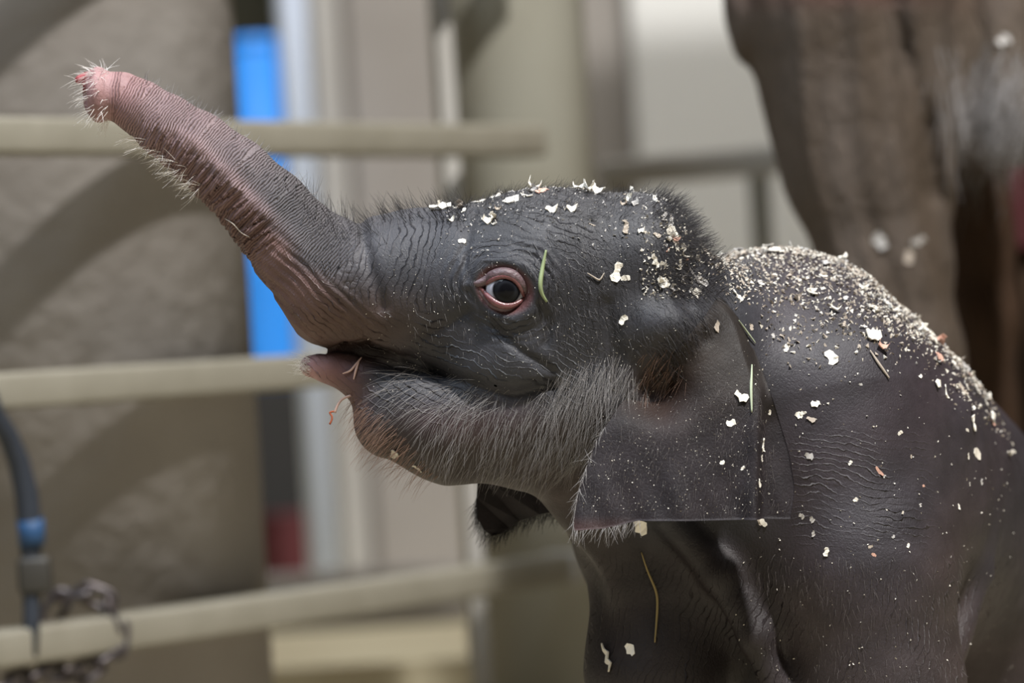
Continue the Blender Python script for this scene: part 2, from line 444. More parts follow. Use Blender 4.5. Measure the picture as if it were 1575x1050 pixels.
TRUNK = [(163, 147, 0, 37), (187, 149, 0, 36), (215, 165, 0, 41), (255, 193, 0, 47), (303, 225, 0, 53), (358, 270, 0, 59), (412, 325, 0, 66), (462, 384, 0, 74), (515, 430, 0, 86)]
EYE = (777, 447)
CREASES = [([(628, 552), (680, 572), (740, 592), (790, 604), (850, 590)], 9, 9),
           ([(548, 330), (558, 356), (568, 400), (590, 470)], 8, 11), ([(700, 300), (704, 330), (716, 350)], 5, 9),
           ([(730, 330), (716, 390), (722, 430)], 4, 7),
           ([(722, 450), (750, 492), (800, 540), (850, 570)], 5, 7),
           ([(640, 520), (690, 500), (720, 480)], 3, 7),
           ([(830, 470), (845, 500), (838, 530)], 4, 6),
           ([(930, 470), (945, 540), (940, 600)], 6, 12),
           ([(1060, 400), (1050, 470), (1075, 520)], 8, 16)]
def calf(p):
    x, y, z = p[:, 0], p[:, 1], p[:, 2]
    N0 = len(p); ih = np.where(x < 1260)[0]; ib = np.where(x > 740)[0]
    F1 = np.full(N0, 1e4, p.dtype); F2 = np.full(N0, 1e4, p.dtype)
    if len(ih): F1[ih] = calf_head(p[ih])
    if len(ib): F2[ib] = calf_body(p[ib])
    f = smin(F1, F2, 40)
    return calf_detail(p, f)
def calf_head(p):
    x, y, z = p[:, 0], p[:, 1], p[:, 2]
    head = chainsdf(p, TRUNK, 0.97, 10)
    # trunk tip lip and finger
    head = smin(head, ell(p, (152, 146, 0), (21, 43, 42)), 7)
    head = smin(head, rc(p, (150, 114, -4), (123, 123, -8), 10, 7.5), 5)
    for s in (-1, 1): head = smax(head, -ell(p, (122, 152, s * 15), (20, 16, 11)), 8)
    face = chainsdf(p, [(515, 430, 0, 86), (600, 440, 0, 104), (690, 438, 0, 118)], 0.92, 30)
    head = smin(head, face, 26)
    head = smin(head, ell(p, (650, 398, 0), (80, 74, 78)), 24)                # forehead bulge
    head = smin(head, ell(p, (850, 430, 0), (205, 142, 142)), 34)
    head = smin(head, ell(p, (985, 405, 0), (92, 108, 128)), 36)              # crown
    head = smin(head, chainsdf(p, [(500, 478, 0, 52), (560, 490, 0, 56), (660, 498, 0, 70)], 1.1, 20), 24)   # upper lip
    head = smin(head, ell(p, (815, 545, 0), (150, 120, 132)), 40)             # cheek
    head = smin(head, ell(p, (1020, 500, -92), (62, 44, 58)), 34)             # muscle over the ear root
    # lower jaw and lip; mouth cut first from the face so that the jaw closes it
    slit = chainsdf(p, [(440, 543, 0, 3), (500, 539, 0, 4), (530, 534, 0, 8), (562, 536, 0, 14), (600, 548, 0, 9), (650, 566, 0, 4)], 40, 6)
    head = smax(head, -slit, 6)
    jaw = chainsdf(p, [(602, 648, 0, 58), (690, 655, 0, 86), (800, 640, 0, 104), (900, 610, 0, 125)], 0.98, 24)
    lip = chainsdf(p, [(478, 563, 0, 17), (512, 563, 0, 26), (560, 580, 0, 36), (630, 615, 0, 58)], 1.1, 16)
    jaw = smin(jaw, lip, 30)
    jaw = np.where(x < 660, smax(jaw, -slit, 4), jaw)
    f = np.minimum(smin(head, jaw, 9), chainsdf(p, [(515, 542, 0, 12), (560, 540, 0, 24), (640, 555, 0, 42)], 1.0, 10))   # inner mouth closes the slit
    return f
def calf_body(p):
    x, y, z = p[:, 0], p[:, 1], p[:, 2]
    # neck, trunk of the body, legs
    neck = chainsdf(p, [(930, 500, 10, 140), (1010, 555, 60, 175), (1150, 640, 200, 240)], 1, 40)
    throat = rc(p, (830, 700, 20), (960, 760, 120), 50, 110)
    body = rc(p, (1222, 762, 330), (1430, 860, 760), 350, 292)
    body = smin(body, ell(p, (1215, 470, 260), (150, 90, 150)), 60)
    sh = chainsdf(p, [(1265, 640, 130, 190), (1318, 880, 70, 150), (1355, 1060, 60, 128), (1380, 1240, 70, 104), (1405, 1560, 60, 104), (1412, 1640, 50, 116)], 1, 50)
    fl = chainsdf(p, [(1035, 830, 170, 130), (1012, 1040, 130, 100), (1030, 1250, 130, 92), (1055, 1560, 120, 98), (1062, 1650, 110, 112)], 1, 50)
    h1 = chainsdf(p, [(1590, 950, 730, 175), (1600, 1300, 780, 120), (1610, 1640, 770, 116)], 1, 50)
    h2 = chainsdf(p, [(1230, 980, 900, 150), (1235, 1300, 920, 105), (1250, 1660, 900, 112)], 1, 50)
    tail = chainsdf(p, [(1500, 820, 1040, 30), (1530, 1000, 1090, 16), (1540, 1250, 1090, 12)], 1, 10)
    for g, k in ((sh, 70), (fl, 60), (h1, 60), (h2, 60), (tail, 30)): body = smin(body, g, k)
    # loose folds of the chest and armpit
    for ch in ([(895, 800, 40, 14), (960, 900, 60, 17), (1005, 1010, 70, 14)], [(930, 800, 30, 12), (1000, 900, 75, 13), (1080, 1040, 90, 12)],
               [(1030, 800, -5, 20), (1105, 885, -5, 22), (1160, 980, -10, 22), (1205, 1090, 0, 20), (1235, 1250, 20, 16)],
               [(1480, 640, 160, 22), (1395, 850, 40, 22), (1400, 980, 30, 18)], [(1530, 760, 290, 18), (1530, 900, 245, 20), (1470, 1060, 150, 18)]):
        body = smin(body, chainsdf(p, ch, 1, 20), 42)
    return smin(body, smin(neck, throat, 50), 60)
def calf_detail(p, f):
    x, y, z = p[:, 0], p[:, 1], p[:, 2]
    # creases on the camera side and its mirror
    p2 = p[:, :2]; near = np.abs(z) < 400
    hd = (x < 1110) & near
    if hd.any():
        i = np.where(hd & (x > 520))[0]
        if len(i):
            add = np.zeros(len(i))
            for pts, dep, wid in CREASES:
                d = polydist(p2[i], pts)[0]; add += dep * np.exp(-(d / wid) ** 2)
            ex, ey = (x[i] - EYE[0]), (y[i] - EYE[1])
            er = np.sqrt((ex / 1.16) ** 2 + (ey - 0.12 * ex) ** 2)
            th_ = np.arctan2(ey, ex); ring = np.exp(-((er - 62) / 24) ** 2) * (.7 + .45 * np.sin(3 * th_ + er * .05)) * np.sin((er + 3 * np.sin(4 * th_ + 1) + 2 * np.sin(9 * th_)) * 2 * np.pi / 12.0)
            add += 2.4 * ring * np.where(ey < 20, 1, 0.5)
            add -= 9 * np.exp(-((er - 44) / 14) ** 2)
            add += 26 * np.exp(-(er / 24) ** 4)
            f[i] = (f[i] + add) / (1 + 1.5 * np.exp(-(er / 75) ** 4))
        # trunk rings
        i = np.where(hd & (x < 640))[0]
        if len(i):
            d, s, side = polydist(p2[i], [t[:2] for t in TRUNK])
            wob = s + 3.5 * np.sin(z[i] * .11 + s * .02) + 2.5 * np.sin(s * .31 + side * .1)
            low = sst(-6, 14, side) * sst(45, 120, s) * (1 - sst(330, 390, s)) * (y[i] < 545)
            f[i] += low * 3.0 * np.sin(wob * 2 * np.pi / 12.5)
            # soft ridge along the flank
            rd = np.abs(side - 2 - 6 * np.sin(s * .03)); f[i] -= 2.8 * np.exp(-(rd / 9) ** 2) * sst(90, 160, s) * (1 - sst(380, 480, s)) 
            f[i] += 1.6 * np.sin(side * 2 * np.pi / 13 + 2 * np.sin(s * .05)) * sst(330, 400, s) * sst(-10, 6, side) * (1 - sst(560, 640, x[i])) * (1 - sst(505, 528, y[i]))
    f = f / (1 + 1.2 * (1 - sst(440, 560, x)) * near)
    # ear hollow
    f = smax(f, -ell(p, (1014, 596, -150), (44, 36, 52)), 16)
    # fine shoulder folds
    m = sst(1200, 1250, x) * (1 - sst(1380, 1440, x)) * sst(640, 690, y) * (1 - sst(800, 850, y))
    f = f + m * 0.6 * (.45 + .55 * np.sin(x * .031 + y * .043)) * np.sin((y - 0.16 * (x - 1200) + 6 * np.sin(x * .021 + y * .013)) * 2 * np.pi / 11)
    f = f + 2.0 * np.sin(x * .023 + y * .017) * np.sin(y * .021 - z * .019) * sst(1100, 1200, x)
    return smax(f, floor_f(p), 6)

V, Fq = surface_nets(calf, (84, 80, -220), (1800, 1760, 1180), 3.2, 4)
V = laplace(V, Fq, 1, 0.4)
BVH = BVHTree.FromPolygons([tuple(v) for v in V], Fq.tolist())
def hit(x, y, z0=-700):
    h = BVH.ray_cast(Vector((x, y, z0)), Vector((0, 0, 1)))
    return h[0], h[1]
def zs(x, y, default=0.0):
    h = hit(x, y)[0]; return h.z if h else default

# ---- pigment, with some light and shade put in
def lerp(a, b, t): return a + (np.array(b) - a) * t[:, None]
def skin_colour(V):
    x, y, z = V[:, 0], V[:, 1], V[:, 2]
    n1 = np.sin(x * .041 + 1.3 * np.sin(y * .033)) * np.sin(y * .047 + z * .02)
    n2 = np.sin(x * .013 + y * .009 + 2) * np.sin(y * .017 - x * .006 + z * .01)
    c = np.tile(np.array((0.060, 0.060, 0.071)), (len(V), 1))
    c = lerp(c, (0.060, 0.044, 0.052), sst(1120, 1240, x) * (0.75 + .25 * n2))
    d, s, side = polydist(V[:, :2], [t[:2] for t in TRUNK])
    tr = 1 - sst(470, 640, x + 0.25 * (y - 400))
    und = sst(-14, 24, side + 6 * n1)
    c = lerp(c, (0.155, 0.090, 0.080), tr * und * (1 - sst(420, 560, s) * .25))
    c = lerp(c, (0.115, 0.100, 0.102), tr * (1 - und) * .8)
    c = lerp(c, (0.24, 0.155, 0.155), (1 - sst(60, 330, s)) * .8)
    c = lerp(c, (0.31, 0.175, 0.172), (1 - sst(20, 75, s)))
    c = lerp(c, (0.30, 0.06, 0.065), (1 - sst(129, 137, x)) * (y < 140))
    rd = np.exp(-((side - 2) / 12) ** 2) * sst(60, 140, s) * (1 - sst(260, 420, s)); c = lerp(c, (0.30, 0.20, 0.20), rd * .6)
    # upper lip skin, brown
    up = np.exp(-(((x - 545) / 90) ** 2 + ((y - 500) / 45) ** 2)); c = lerp(c, (0.155, 0.085, 0.06), up * .8)
    # lower lip, pink tip
    lp = (1 - sst(520, 590, x)) * sst(535, 548, y); c = lerp(c, (0.25, 0.125, 0.125), lp * .8)
    tip = (1 - sst(478, 520, x)) * sst(535, 545, y); c = lerp(c, (0.46, 0.26, 0.26), tip * .9)
    # jaw, brown and rosy
    jw = sst(610, 690, y + .1 * (x - 700)) * (1 - sst(900, 1000, x)); c = lerp(c, (0.068, 0.048, 0.042), jw * .85)
    rs = np.exp(-(((x - 700) / 110) ** 2 + ((y - 650) / 32) ** 2)); c = lerp(c, (0.11, 0.068, 0.070), rs * .8)
    # inside of the mouth, the shade of the gap put into the colour
    mo = np.exp(-(((x - 570) / 55) ** 2 + ((y - 541) / 13) ** 2)); c = lerp(c, (0.02, 0.010, 0.008), np.minimum(mo * 1.3, 1) * sst(-5, 5, 62 - np.abs(z)))
    # rim of the eye
    er = np.sqrt(((x - EYE[0]) / 1.16) ** 2 + (y - EYE[1] - .12 * (x - EYE[0])) ** 2)
    c = lerp(c, (0.20, 0.08, 0.08), (1 - sst(33, 41, er)) * (np.abs(z) < 200))
    # ear hollow, belly folds, armpit
    eh = np.exp(-(((x - 1012) / 44) ** 2 + ((y - 585) / 44) ** 2)); c = lerp(c, (0.06, 0.03, 0.02), eh)
    ch = sst(780, 860, y) * (1 - sst(1150, 1260, x)) * sst(850, 900, x); c = lerp(c, (0.036, 0.025, 0.024), ch * .85)  # chest darkened to imitate the shadow below the ear
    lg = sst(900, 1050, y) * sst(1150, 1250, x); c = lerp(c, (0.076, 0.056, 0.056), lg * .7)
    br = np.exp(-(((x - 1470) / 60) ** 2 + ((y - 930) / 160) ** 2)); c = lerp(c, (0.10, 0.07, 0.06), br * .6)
    tp = 1 - sst(330, 395, y + .0 * x); c = lerp(c, (0.105, 0.10, 0.10), tp * sst(680, 740, x) * .4)
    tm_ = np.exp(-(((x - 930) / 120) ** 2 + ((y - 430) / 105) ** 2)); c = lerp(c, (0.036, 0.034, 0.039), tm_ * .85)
    c = lerp(c, (0.13, 0.125, 0.14), np.exp(-(((x - 600) / 60) ** 2 + ((y - 345) / 40) ** 2)) * .4)  # bluish light on the forehead, put into the skin colour
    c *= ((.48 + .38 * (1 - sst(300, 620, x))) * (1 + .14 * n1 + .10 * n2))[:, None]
    return np.clip(c, 0.004, 1)

def skin_material(name, adult=False):
    m = bpy.data.materials.new(name); m.use_nodes = True; nt = m.node_tree; L = nt.links; N = nt.nodes
    b = N['Principled BSDF']; b.inputs['Roughness'].default_value = 0.50 if not adult else 0.75
    b.inputs['Specular IOR Level'].default_value = 0.30 if not adult else 0.2
    at = N.new('ShaderNodeAttribute'); at.attribute_name = 'pigment'
    tc = N.new('ShaderNodeTexCoord')
    def noise(scale, detail=4, rough=.6, vec=None):
        n = N.new('ShaderNodeTexNoise'); n.inputs['Scale'].default_value = scale; n.inputs['Detail'].default_value = detail; n.inputs['Roughness'].default_value = rough
        L.new(vec or tc.outputs['Object'], n.inputs['Vector']); return n.outputs['Fac']
    def math_(op, a, b_=None, c=None):
        n = N.new('ShaderNodeMath'); n.operation = op
        for i, q in enumerate((a, b_, c)):
            if q is None: continue
            if hasattr(q, 'links'): L.new(q, n.inputs[i])
            else: n.inputs[i].default_value = q
        return n.outputs[0]
    mott = math_('MULTIPLY_ADD', noise(45, 6, .65), 0.9, 0.55)
    mx = N.new('ShaderNodeVectorMath'); mx.operation = 'SCALE'; L.new(at.outputs['Color'], mx.inputs[0]); L.new(mott, mx.inputs['Scale'])
    L.new(mx.outputs[0], b.inputs['Base Color'])
    # cracked skin
    wn = N.new('ShaderNodeTexNoise'); wn.inputs['Scale'].default_value = 60; L.new(tc.outputs['Object'], wn.inputs['Vector'])
    wv = N.new('ShaderNodeVectorMath'); wv.operation = 'MULTIPLY_ADD'; wv.inputs[1].default_value = (.012, .012, .012); L.new(wn.outputs['Color'], wv.inputs[0]); L.new(tc.outputs['Object'], wv.inputs[2])
    mp = N.new('ShaderNodeMapping'); mp.inputs['Scale'].default_value = (1.0, 1.0, 0.55) if not adult else (1, 1, .3); mp.inputs['Rotation'].default_value = (0, .25, 0)
    L.new(wv.outputs[0], mp.inputs['Vector'])
    vo = N.new('ShaderNodeTexVoronoi'); vo.feature = 'DISTANCE_TO_EDGE'; vo.inputs['Scale'].default_value = 330 if not adult else 50; L.new(mp.outputs[0], vo.inputs['Vector'])
    crack = math_('MINIMUM', math_('MULTIPLY', vo.outputs['Distance'], 5.0), 1.0)
    b1 = N.new('ShaderNodeBump'); b1.inputs['Strength'].default_value = 0.5 if not adult else .6; b1.inputs['Distance'].default_value = 0.0010 if not adult else 0.006
    hgt = math_('ADD', math_('MULTIPLY', crack, .25 if not adult else .5), math_('MULTIPLY', noise(300 if not adult else 120, 5, .75), 1.1))
    L.new(hgt, b1.inputs['Height']); out = b1.outputs['Normal']
    if not adult:
        ts = N.new('ShaderNodeAttribute'); ts.attribute_name = 'trunk_s'
        tm = N.new('ShaderNodeAttribute'); tm.attribute_name = 'trunk_m'
        # rings round the trunk
        ph = math_('MULTIPLY_ADD', noise(38, 3), 15.0, ts.outputs['Fac'])
        sn = math_('SINE', math_('MULTIPLY', ph, 2 * math.pi / 8.5))
        r1 = math_('POWER', math_('ABSOLUTE', sn), .6)
        b2 = N.new('ShaderNodeBump'); b2.inputs['Distance'].default_value = 0.0022; L.new(r1, b2.inputs['Height']); L.new(math_('MULTIPLY', tm.outputs['Fac'], .75), b2.inputs['Strength']); L.new(out, b2.inputs['Normal'])
        out = b2.outputs['Normal']
        # creases that flow across the face
        ws = N.new('ShaderNodeAttribute'); ws.attribute_name = 'flow_s'
        wm = N.new('ShaderNodeAttribute'); wm.attribute_name = 'flow_m'
        ph = math_('MULTIPLY_ADD', noise(18, 4, .55), 62.0, ws.outputs['Fac'])
        sn = math_('ABSOLUTE', math_('SINE', math_('MULTIPLY', ph, math.pi / 11.0)))
        r2 = math_('MINIMUM', math_('MULTIPLY', sn, 2.6), 1.0)
        b3 = N.new('ShaderNodeBump'); b3.inputs['Distance'].default_value = 0.0022; L.new(r2, b3.inputs['Height']); pt_ = N.new('ShaderNodeMapRange'); pt_.inputs[1].default_value = .38; pt_.inputs[2].default_value = .62; pt_.inputs[3].default_value = .12; pt_.inputs[4].default_value = .8; L.new(noise(24, 2), pt_.inputs[0]); L.new(math_('MULTIPLY', wm.outputs['Fac'], pt_.outputs[0]), b3.inputs['Strength']); L.new(out, b3.inputs['Normal'])
        out = b3.outputs['Normal']
        rg = math_('MULTIPLY_ADD', noise(70, 4), .35, .34); L.new(rg, b.inputs['Roughness'])
    L.new(out, b.inputs['Normal'])
    return m
M_skin = skin_material('calf_skin')

root = empty('elephant_calf', tuple(MW((1250, 1560, 400)))); root.location.z = 0
tag(root, 'dark grey baby elephant raising its pink-tipped trunk, dusted with wood shavings', 'elephant')
RL = np.array(root.location)
def calf_part(name, V, Fq, m, quad=True):
    W = MW(V) - RL
    if quad: me = fast_mesh(name, W, Fq)
    else:
        me = bpy.data.meshes.new(name); me.from_pydata([tuple(v) for v in W], [], [tuple(q) for q in Fq]); me.shade_smooth()
    me.materials.append(m)
    o = bpy.data.objects.new(name, me); COL.objects.link(o); o.parent = root
    return o
body = calf_part('body', V, Fq[:, ::-1], M_skin)
me = body.data
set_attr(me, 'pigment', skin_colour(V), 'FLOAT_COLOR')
d, s, side = polydist(V[:, :2], [t[:2] for t in TRUNK])
set_attr(me, 'trunk_s', s)
tm = (1 - sst(505, 600, V[:, 0])) * (1 - sst(500, 530, V[:, 1]))
low = sst(-2, 12, side) * sst(330, 400, s)
set_attr(me, 'trunk_m', tm * (1 - .8 * low) * sst(2, 16, s))
ex, ey = V[:, 0] - EYE[0], V[:, 1] - EYE[1]
er = np.sqrt((ex / 1.16) ** 2 + (ey - .12 * ex) ** 2)
# flow coordinate: rings about the eye blend into vertical wrinkles at the trunk root and diagonal ones on the cheek
wt_eye = np.exp(-(er / 110) ** 2)
flow = np.where(V[:, 0] < 690, V[:, 0] * 1.0 + .25 * (V[:, 1] - 400), 0)
diag = V[:, 1] - .42 * (V[:, 0] - 600)
sel_eye = er < 88
fl_s = np.where(sel_eye, er * 1.1 + 7 * np.sin(np.arctan2(ey, ex) * 3 + 1) + 4 * np.sin(np.arctan2(ey, ex) * 7), np.where((V[:, 1] < 480) & (V[:, 0] < 730), V[:, 0] + .2 * V[:, 1], diag))
fl_s = np.where((low > .5) & (V[:, 0] < 560), side * 1.2, fl_s)
bs = sst(630, 690, V[:, 1]) * (1 - sst(810, 860, V[:, 1])) * sst(1190, 1240, V[:, 0]) * (1 - sst(1400, 1470, V[:, 0]))
bl = sst(820, 900, V[:, 1]) * sst(860, 900, V[:, 0])
bsel = V[:, 0] > 1120
fl_s = np.where(bsel & (bs > .25), V[:, 1] - .16 * V[:, 0], fl_s)
fl_s = np.where((V[:, 1] > 740) & (V[:, 0] > 860) & (bs <= .25), V[:, 0] * 1.0 + .28 * V[:, 1], fl_s)
set_attr(me, 'flow_s', fl_s)
fm = sst(380, 470, V[:, 0]) * (1 - sst(850, 960, V[:, 0])) * (1 - sst(600, 680, V[:, 1]))
fm = np.where((low > .5) & (V[:, 0] < 560), 1.0, fm)
fm = fm * (1 - sst(78, 84, er) * (1 - sst(92, 100, er)) * .9) * sst(36, 48, er)
fm = np.where(bsel & (bs > .25), (bs - .25) * 1.1, fm); fm = np.where((V[:, 1] > 740) & (V[:, 0] > 860) & (bs <= .25), bl * .75, fm)
set_attr(me, 'flow_m', fm * (np.abs(V[:, 2]) < 420))

# ---- eye and lids
ze = zs(EYE[0], EYE[1] - 52)
EC = np.array((778, 447, ze + 18.0)); ER = 31.0
ev, ef = [], []
nu, nv = 40, 24
for j in range(nv + 1):
    th = math.pi * j / nv
    for i in range(nu):
        a = 2 * math.pi * i / nu; ev.append(EC + ER * np.array((math.sin(th) * math.cos(a), math.sin(th) * math.sin(a), -math.cos(th))))
for j in range(nv):
    for i in range(nu): ef.append((j * nu + i, (j + 1) * nu + i, (j + 1) * nu + (i + 1) % nu, j * nu + (i + 1) % nu))
ev = np.array(ev)
M_eye = bpy.data.materials.new('wet_eye'); M_eye.use_nodes = True
nb = M_eye.node_tree.nodes['Principled BSDF']; na = M_eye.node_tree.nodes.new('ShaderNodeAttribute'); na.attribute_name = 'pigment'
M_eye.node_tree.links.new(na.outputs['Color'], nb.inputs['Base Color']); nb.inputs['Roughness'].default_value = 0.06; nb.inputs['Specular IOR Level'].default_value = .10
eo = calf_part('eye', ev, ef, M_eye, False)
rr = np.hypot(ev[:, 0] - EC[0] - 1, ev[:, 1] - EC[1] - 2)
col = np.tile(np.array((0.34, 0.34, 0.39)), (len(ev), 1))
col = lerp(col, (0.004, 0.004, 0.005), 1 - sst(20.5, 22.5, rr)); col = lerp(col, (0.012, 0.013, 0.016), np.exp(-((rr - 15) / 2.5) ** 2))
col = np.where((ev[:, 2] > EC[2])[:, None], (0.3, 0.1, 0.1), col)
set_attr(eo.data, 'pigment', col, 'FLOAT_COLOR')
M_lid = mat('pink_eyelid', (0.14, 0.048, 0.05), 0.32, 0.5, 0, (300, 0.8, (0.10, 0.04, 0.04)), (260, .7, .0012))
M_lid2 = mat('dusky_upper_lid', (0.10, 0.058, 0.064), 0.5, 0.5, 0, (300, 0.8, (0.055, 0.04, 0.043)), (260, .8, .0016))
def lid_curve(pts, z_off):
    out = []
    for (x, y) in pts:
        r2 = (x - EC[0]) ** 2 + (y - EC[1]) ** 2
        z = EC[2] - math.sqrt(max(ER * ER - r2, 30)) if r2 < ER * ER - 30 else EC[2] - 5 + (math.sqrt(r2) - ER) * .1
        out.append((x, y, z + z_off))
    return out
def smooth_poly(pts, n):
    pts = np.array(pts, float); t = np.r_[0, np.cumsum(np.linalg.norm(np.diff(pts, axis=0), axis=1))]; t /= t[-1]
    T = np.linspace(0, 1, n); out = np.stack([np.interp(T, t, pts[:, k]) for k in range(pts.shape[1])], -1)
    for _ in range(6): out[1:-1] = (out[:-2] + 2 * out[1:-1] + out[2:]) / 4
    return out
upper = smooth_poly([(737, 440), (748, 439), (758, 431), (770, 426), (784, 427), (795, 434), (802, 446), (806, 459)], 26)
lower = smooth_poly([(737, 441), (748, 453), (760, 466), (775, 472), (790, 471), (800, 465), (806, 459)], 26)
def lid(name, crv, m, radii, zo):
    v, f = tube_geo(lid_curve(crv, zo), radii, 10)
    o = calf_part(name, np.array([tuple(q) for q in v]), f, m, False); o.parent = eo
    return o
tp = np.sin(np.linspace(0.15, math.pi - .15, 26))
lid('lower_eyelid', lower, M_lid, 2 + 3.6 * tp, -2)
lid('upper_eyelid', upper, M_lid, 1.8 + 2.6 * tp, -2)
up2 = upper + (upper - np.array((777, 452))) * .17
lid('lid_fold', up2, M_lid2, 5 + 4.5 * tp, -2)
up3 = lower + (lower - np.array((777, 445))) * .15
lid('lid_fold', up3, M_lid2, 4 + 3 * tp, 1)

# ---- ears (thin folded sheets)
def interp_curve(pts, t):
    pts = np.array(pts, float); q = np.r_[0, np.cumsum(np.linalg.norm(np.diff(pts, axis=0), axis=1))]; q /= q[-1]
    return np.stack([np.interp(t, q, pts[:, k]) for k in range(pts.shape[1])], -1)
EL = [(1020, 560), (985, 585), (948, 622), (915, 672), (893, 730), (882, 775), (879, 808)]
ERr = [(1098, 432), (1142, 490), (1168, 570), (1190, 640), (1205, 690), (1214, 745), (1206, 792)]
nt_, ns_ = 90, 110
T = np.linspace(0, 1, nt_); S = np.linspace(0, 1, ns_)
Lc = interp_curve(EL, T); Rc = interp_curve(ERr, T)
for _ in range(8):
    for c in (Lc, Rc): c[1:-1] = (c[:-2] + 2 * c[1:-1] + c[2:]) / 4
G = Lc[:, None] * (1 - S[None, :, None]) + Rc[:, None] * S[None, :, None]
# sag of the lower border
sag = np.interp(G[:, :, 0], [880, 925, 975, 1060, 1160, 1205], [0, -1, -10, -6, -3, 0])
G[:, :, 1] += sag * sst(.55, 1, T)[:, None]
Zb = np.array([[zs(x, y, 60) for x, y in row] for row in G])
Tg = T[:, None] * np.ones(ns_)[None]; Sg = S[None] * np.ones(nt_)[:, None]
plan = -125 - 62 * Tg + 26 * np.abs(Sg - .45)
Ze = np.minimum(Zb - 7, plan + 0 * Zb)
for _ in range(14):
    Ze[1:-1, 1:-1] = (Ze[1:-1, 1:-1] * 2 + Ze[:-2, 1:-1] + Ze[2:, 1:-1] + Ze[1:-1, :-2] + Ze[1:-1, 2:]) / 6
Ze = np.minimum(Ze, Zb - 5)
blend = sst(0, .5, Tg)
Ze = Ze * blend + (Zb + 5 - 10 * sst(0, .12, Tg)) * (1 - blend)
edge_in = sst(.90, 1.0, Sg) * (1 - sst(.25, .55, Tg)); Ze = Ze * (1 - edge_in) + (Zb + 8) * edge_in
# vertical fold near the rear border, soft waves below
fx = 1158 + 14 * (1 - Tg)
Ze += 30 * sst(-5, 5, G[:, :, 0] - fx) * sst(.42, .62, Tg)
Ze -= 9 * np.exp(-((G[:, :, 0] - fx + 10) / 14) ** 2) * sst(.42, .62, Tg)
Ze += 3.5 * np.sin(G[:, :, 0] * .045 + 2 * Tg) * sst(.6, 1, Tg) + 1.5 * np.sin(G[:, :, 0] * .12 - G[:, :, 1] * .05) * sst(.6, 1, Tg)
Ze += 40 * np.exp(-(((G[:, :, 0] - 1010) / 42) ** 2 + ((G[:, :, 1] - 604) / 36) ** 2))
front = np.dstack([G, Ze]).reshape(-1, 3)
back_ = front + np.array((0, 0, 8.0))
# thin the rim
ev = np.concatenate([front, back_]); nF = nt_ * ns_
ef = []
for j in range(nt_ - 1):
    for i in range(ns_ - 1):
        a = j * ns_ + i
        ef.append((a, a + 1, a + ns_ + 1, a + ns_)); ef.append((nF + a, nF + a + ns_, nF + a + ns_ + 1, nF + a + 1))
def rim(idx):
    for a, b in zip(idx[:-1], idx[1:]): ef.append((a, nF + a, nF + b, b))
rim([j * ns_ for j in range(nt_)]); rim([(nt_ - 1) * ns_ + i for i in range(ns_)]); rim([j * ns_ + ns_ - 1 for j in range(nt_)][::-1]); rim(list(range(ns_))[::-1])
M_ear = M_skin.copy(); M_ear.name = 'ear_skin'; M_ear.node_tree.nodes['Principled BSDF'].inputs['Specular IOR Level'].default_value = 0.14
ear = calf_part('ear', ev, ef, M_ear, False)
def ear_colour(V):
    x, y = V[:, 0], V[:, 1]
    c = np.tile(np.array((0.042, 0.034, 0.038)), (len(V), 1))
    c = lerp(c, (0.055, 0.045, 0.040), 1 - sst(560, 680, y))
    c = lerp(c, (0.045, 0.022, 0.014), np.exp(-(((x - 1010) / 58) ** 2 + ((y - 605) / 52) ** 2)))
    c = lerp(c, (0.14, 0.08, 0.075), sst(782, 808, y) * (1 - sst(930, 1010, x)) * .7)
    return c * .42 * (1 + .2 * np.sin(x * .05 + y * .03) * np.sin(y * .06))[:, None]
set_attr(ear.data, 'pigment', ear_colour(ev), 'FLOAT_COLOR')
set_attr(ear.data, 'trunk_s', ev[:, 0] * 0); set_attr(ear.data, 'trunk_m', ev[:, 0] * 0)
set_attr(ear.data, 'flow_s', ev[:, 0] * 1.0 + .5 * ev[:, 1]); set_attr(ear.data, 'flow_m', sst(700, 800, ev[:, 1]) * .35)
EBVH = BVHTree.FromPolygons([tuple(v) for v in ev], ef)
# far ear
fo = [(742, 690), (735, 730), (733, 765), (735, 798), (744, 815), (757, 824), (770, 821), (784, 812), (800, 801), (830, 791), (860, 786), (900, 780), (940, 740), (960, 660), (900, 620), (810, 640)]
fv = [pp(x, y, 165 + 18 * math.sin(x * .05)) for x, y in fo]; n_ = len(fv)
bmf = bmesh.new(); a_ = [bmf.verts.new(v) for v in fv]; b_ = [bmf.verts.new((v[0], v[1], v[2] + 8)) for v in fv]
bmf.faces.new(a_); bmf.faces.new(b_[::-1])
for i in range(n_): bmf.faces.new((a_[i], b_[i], b_[(i + 1) % n_], a_[(i + 1) % n_]))
bmesh.ops.triangulate(bmf, faces=bmf.faces[:2]); bmf.verts.index_update()
fv = np.array([tuple(v.co) for v in bmf.verts]); ff = [tuple(v.index for v in q.verts) for q in bmf.faces]; bmf.free()
fear = calf_part('ear', fv, ff, M_ear, False); fear.data.shade_flat()
set_attr(fear.data, 'pigment', np.tile((0.018, 0.015, 0.016), (len(fv), 1)), 'FLOAT_COLOR')

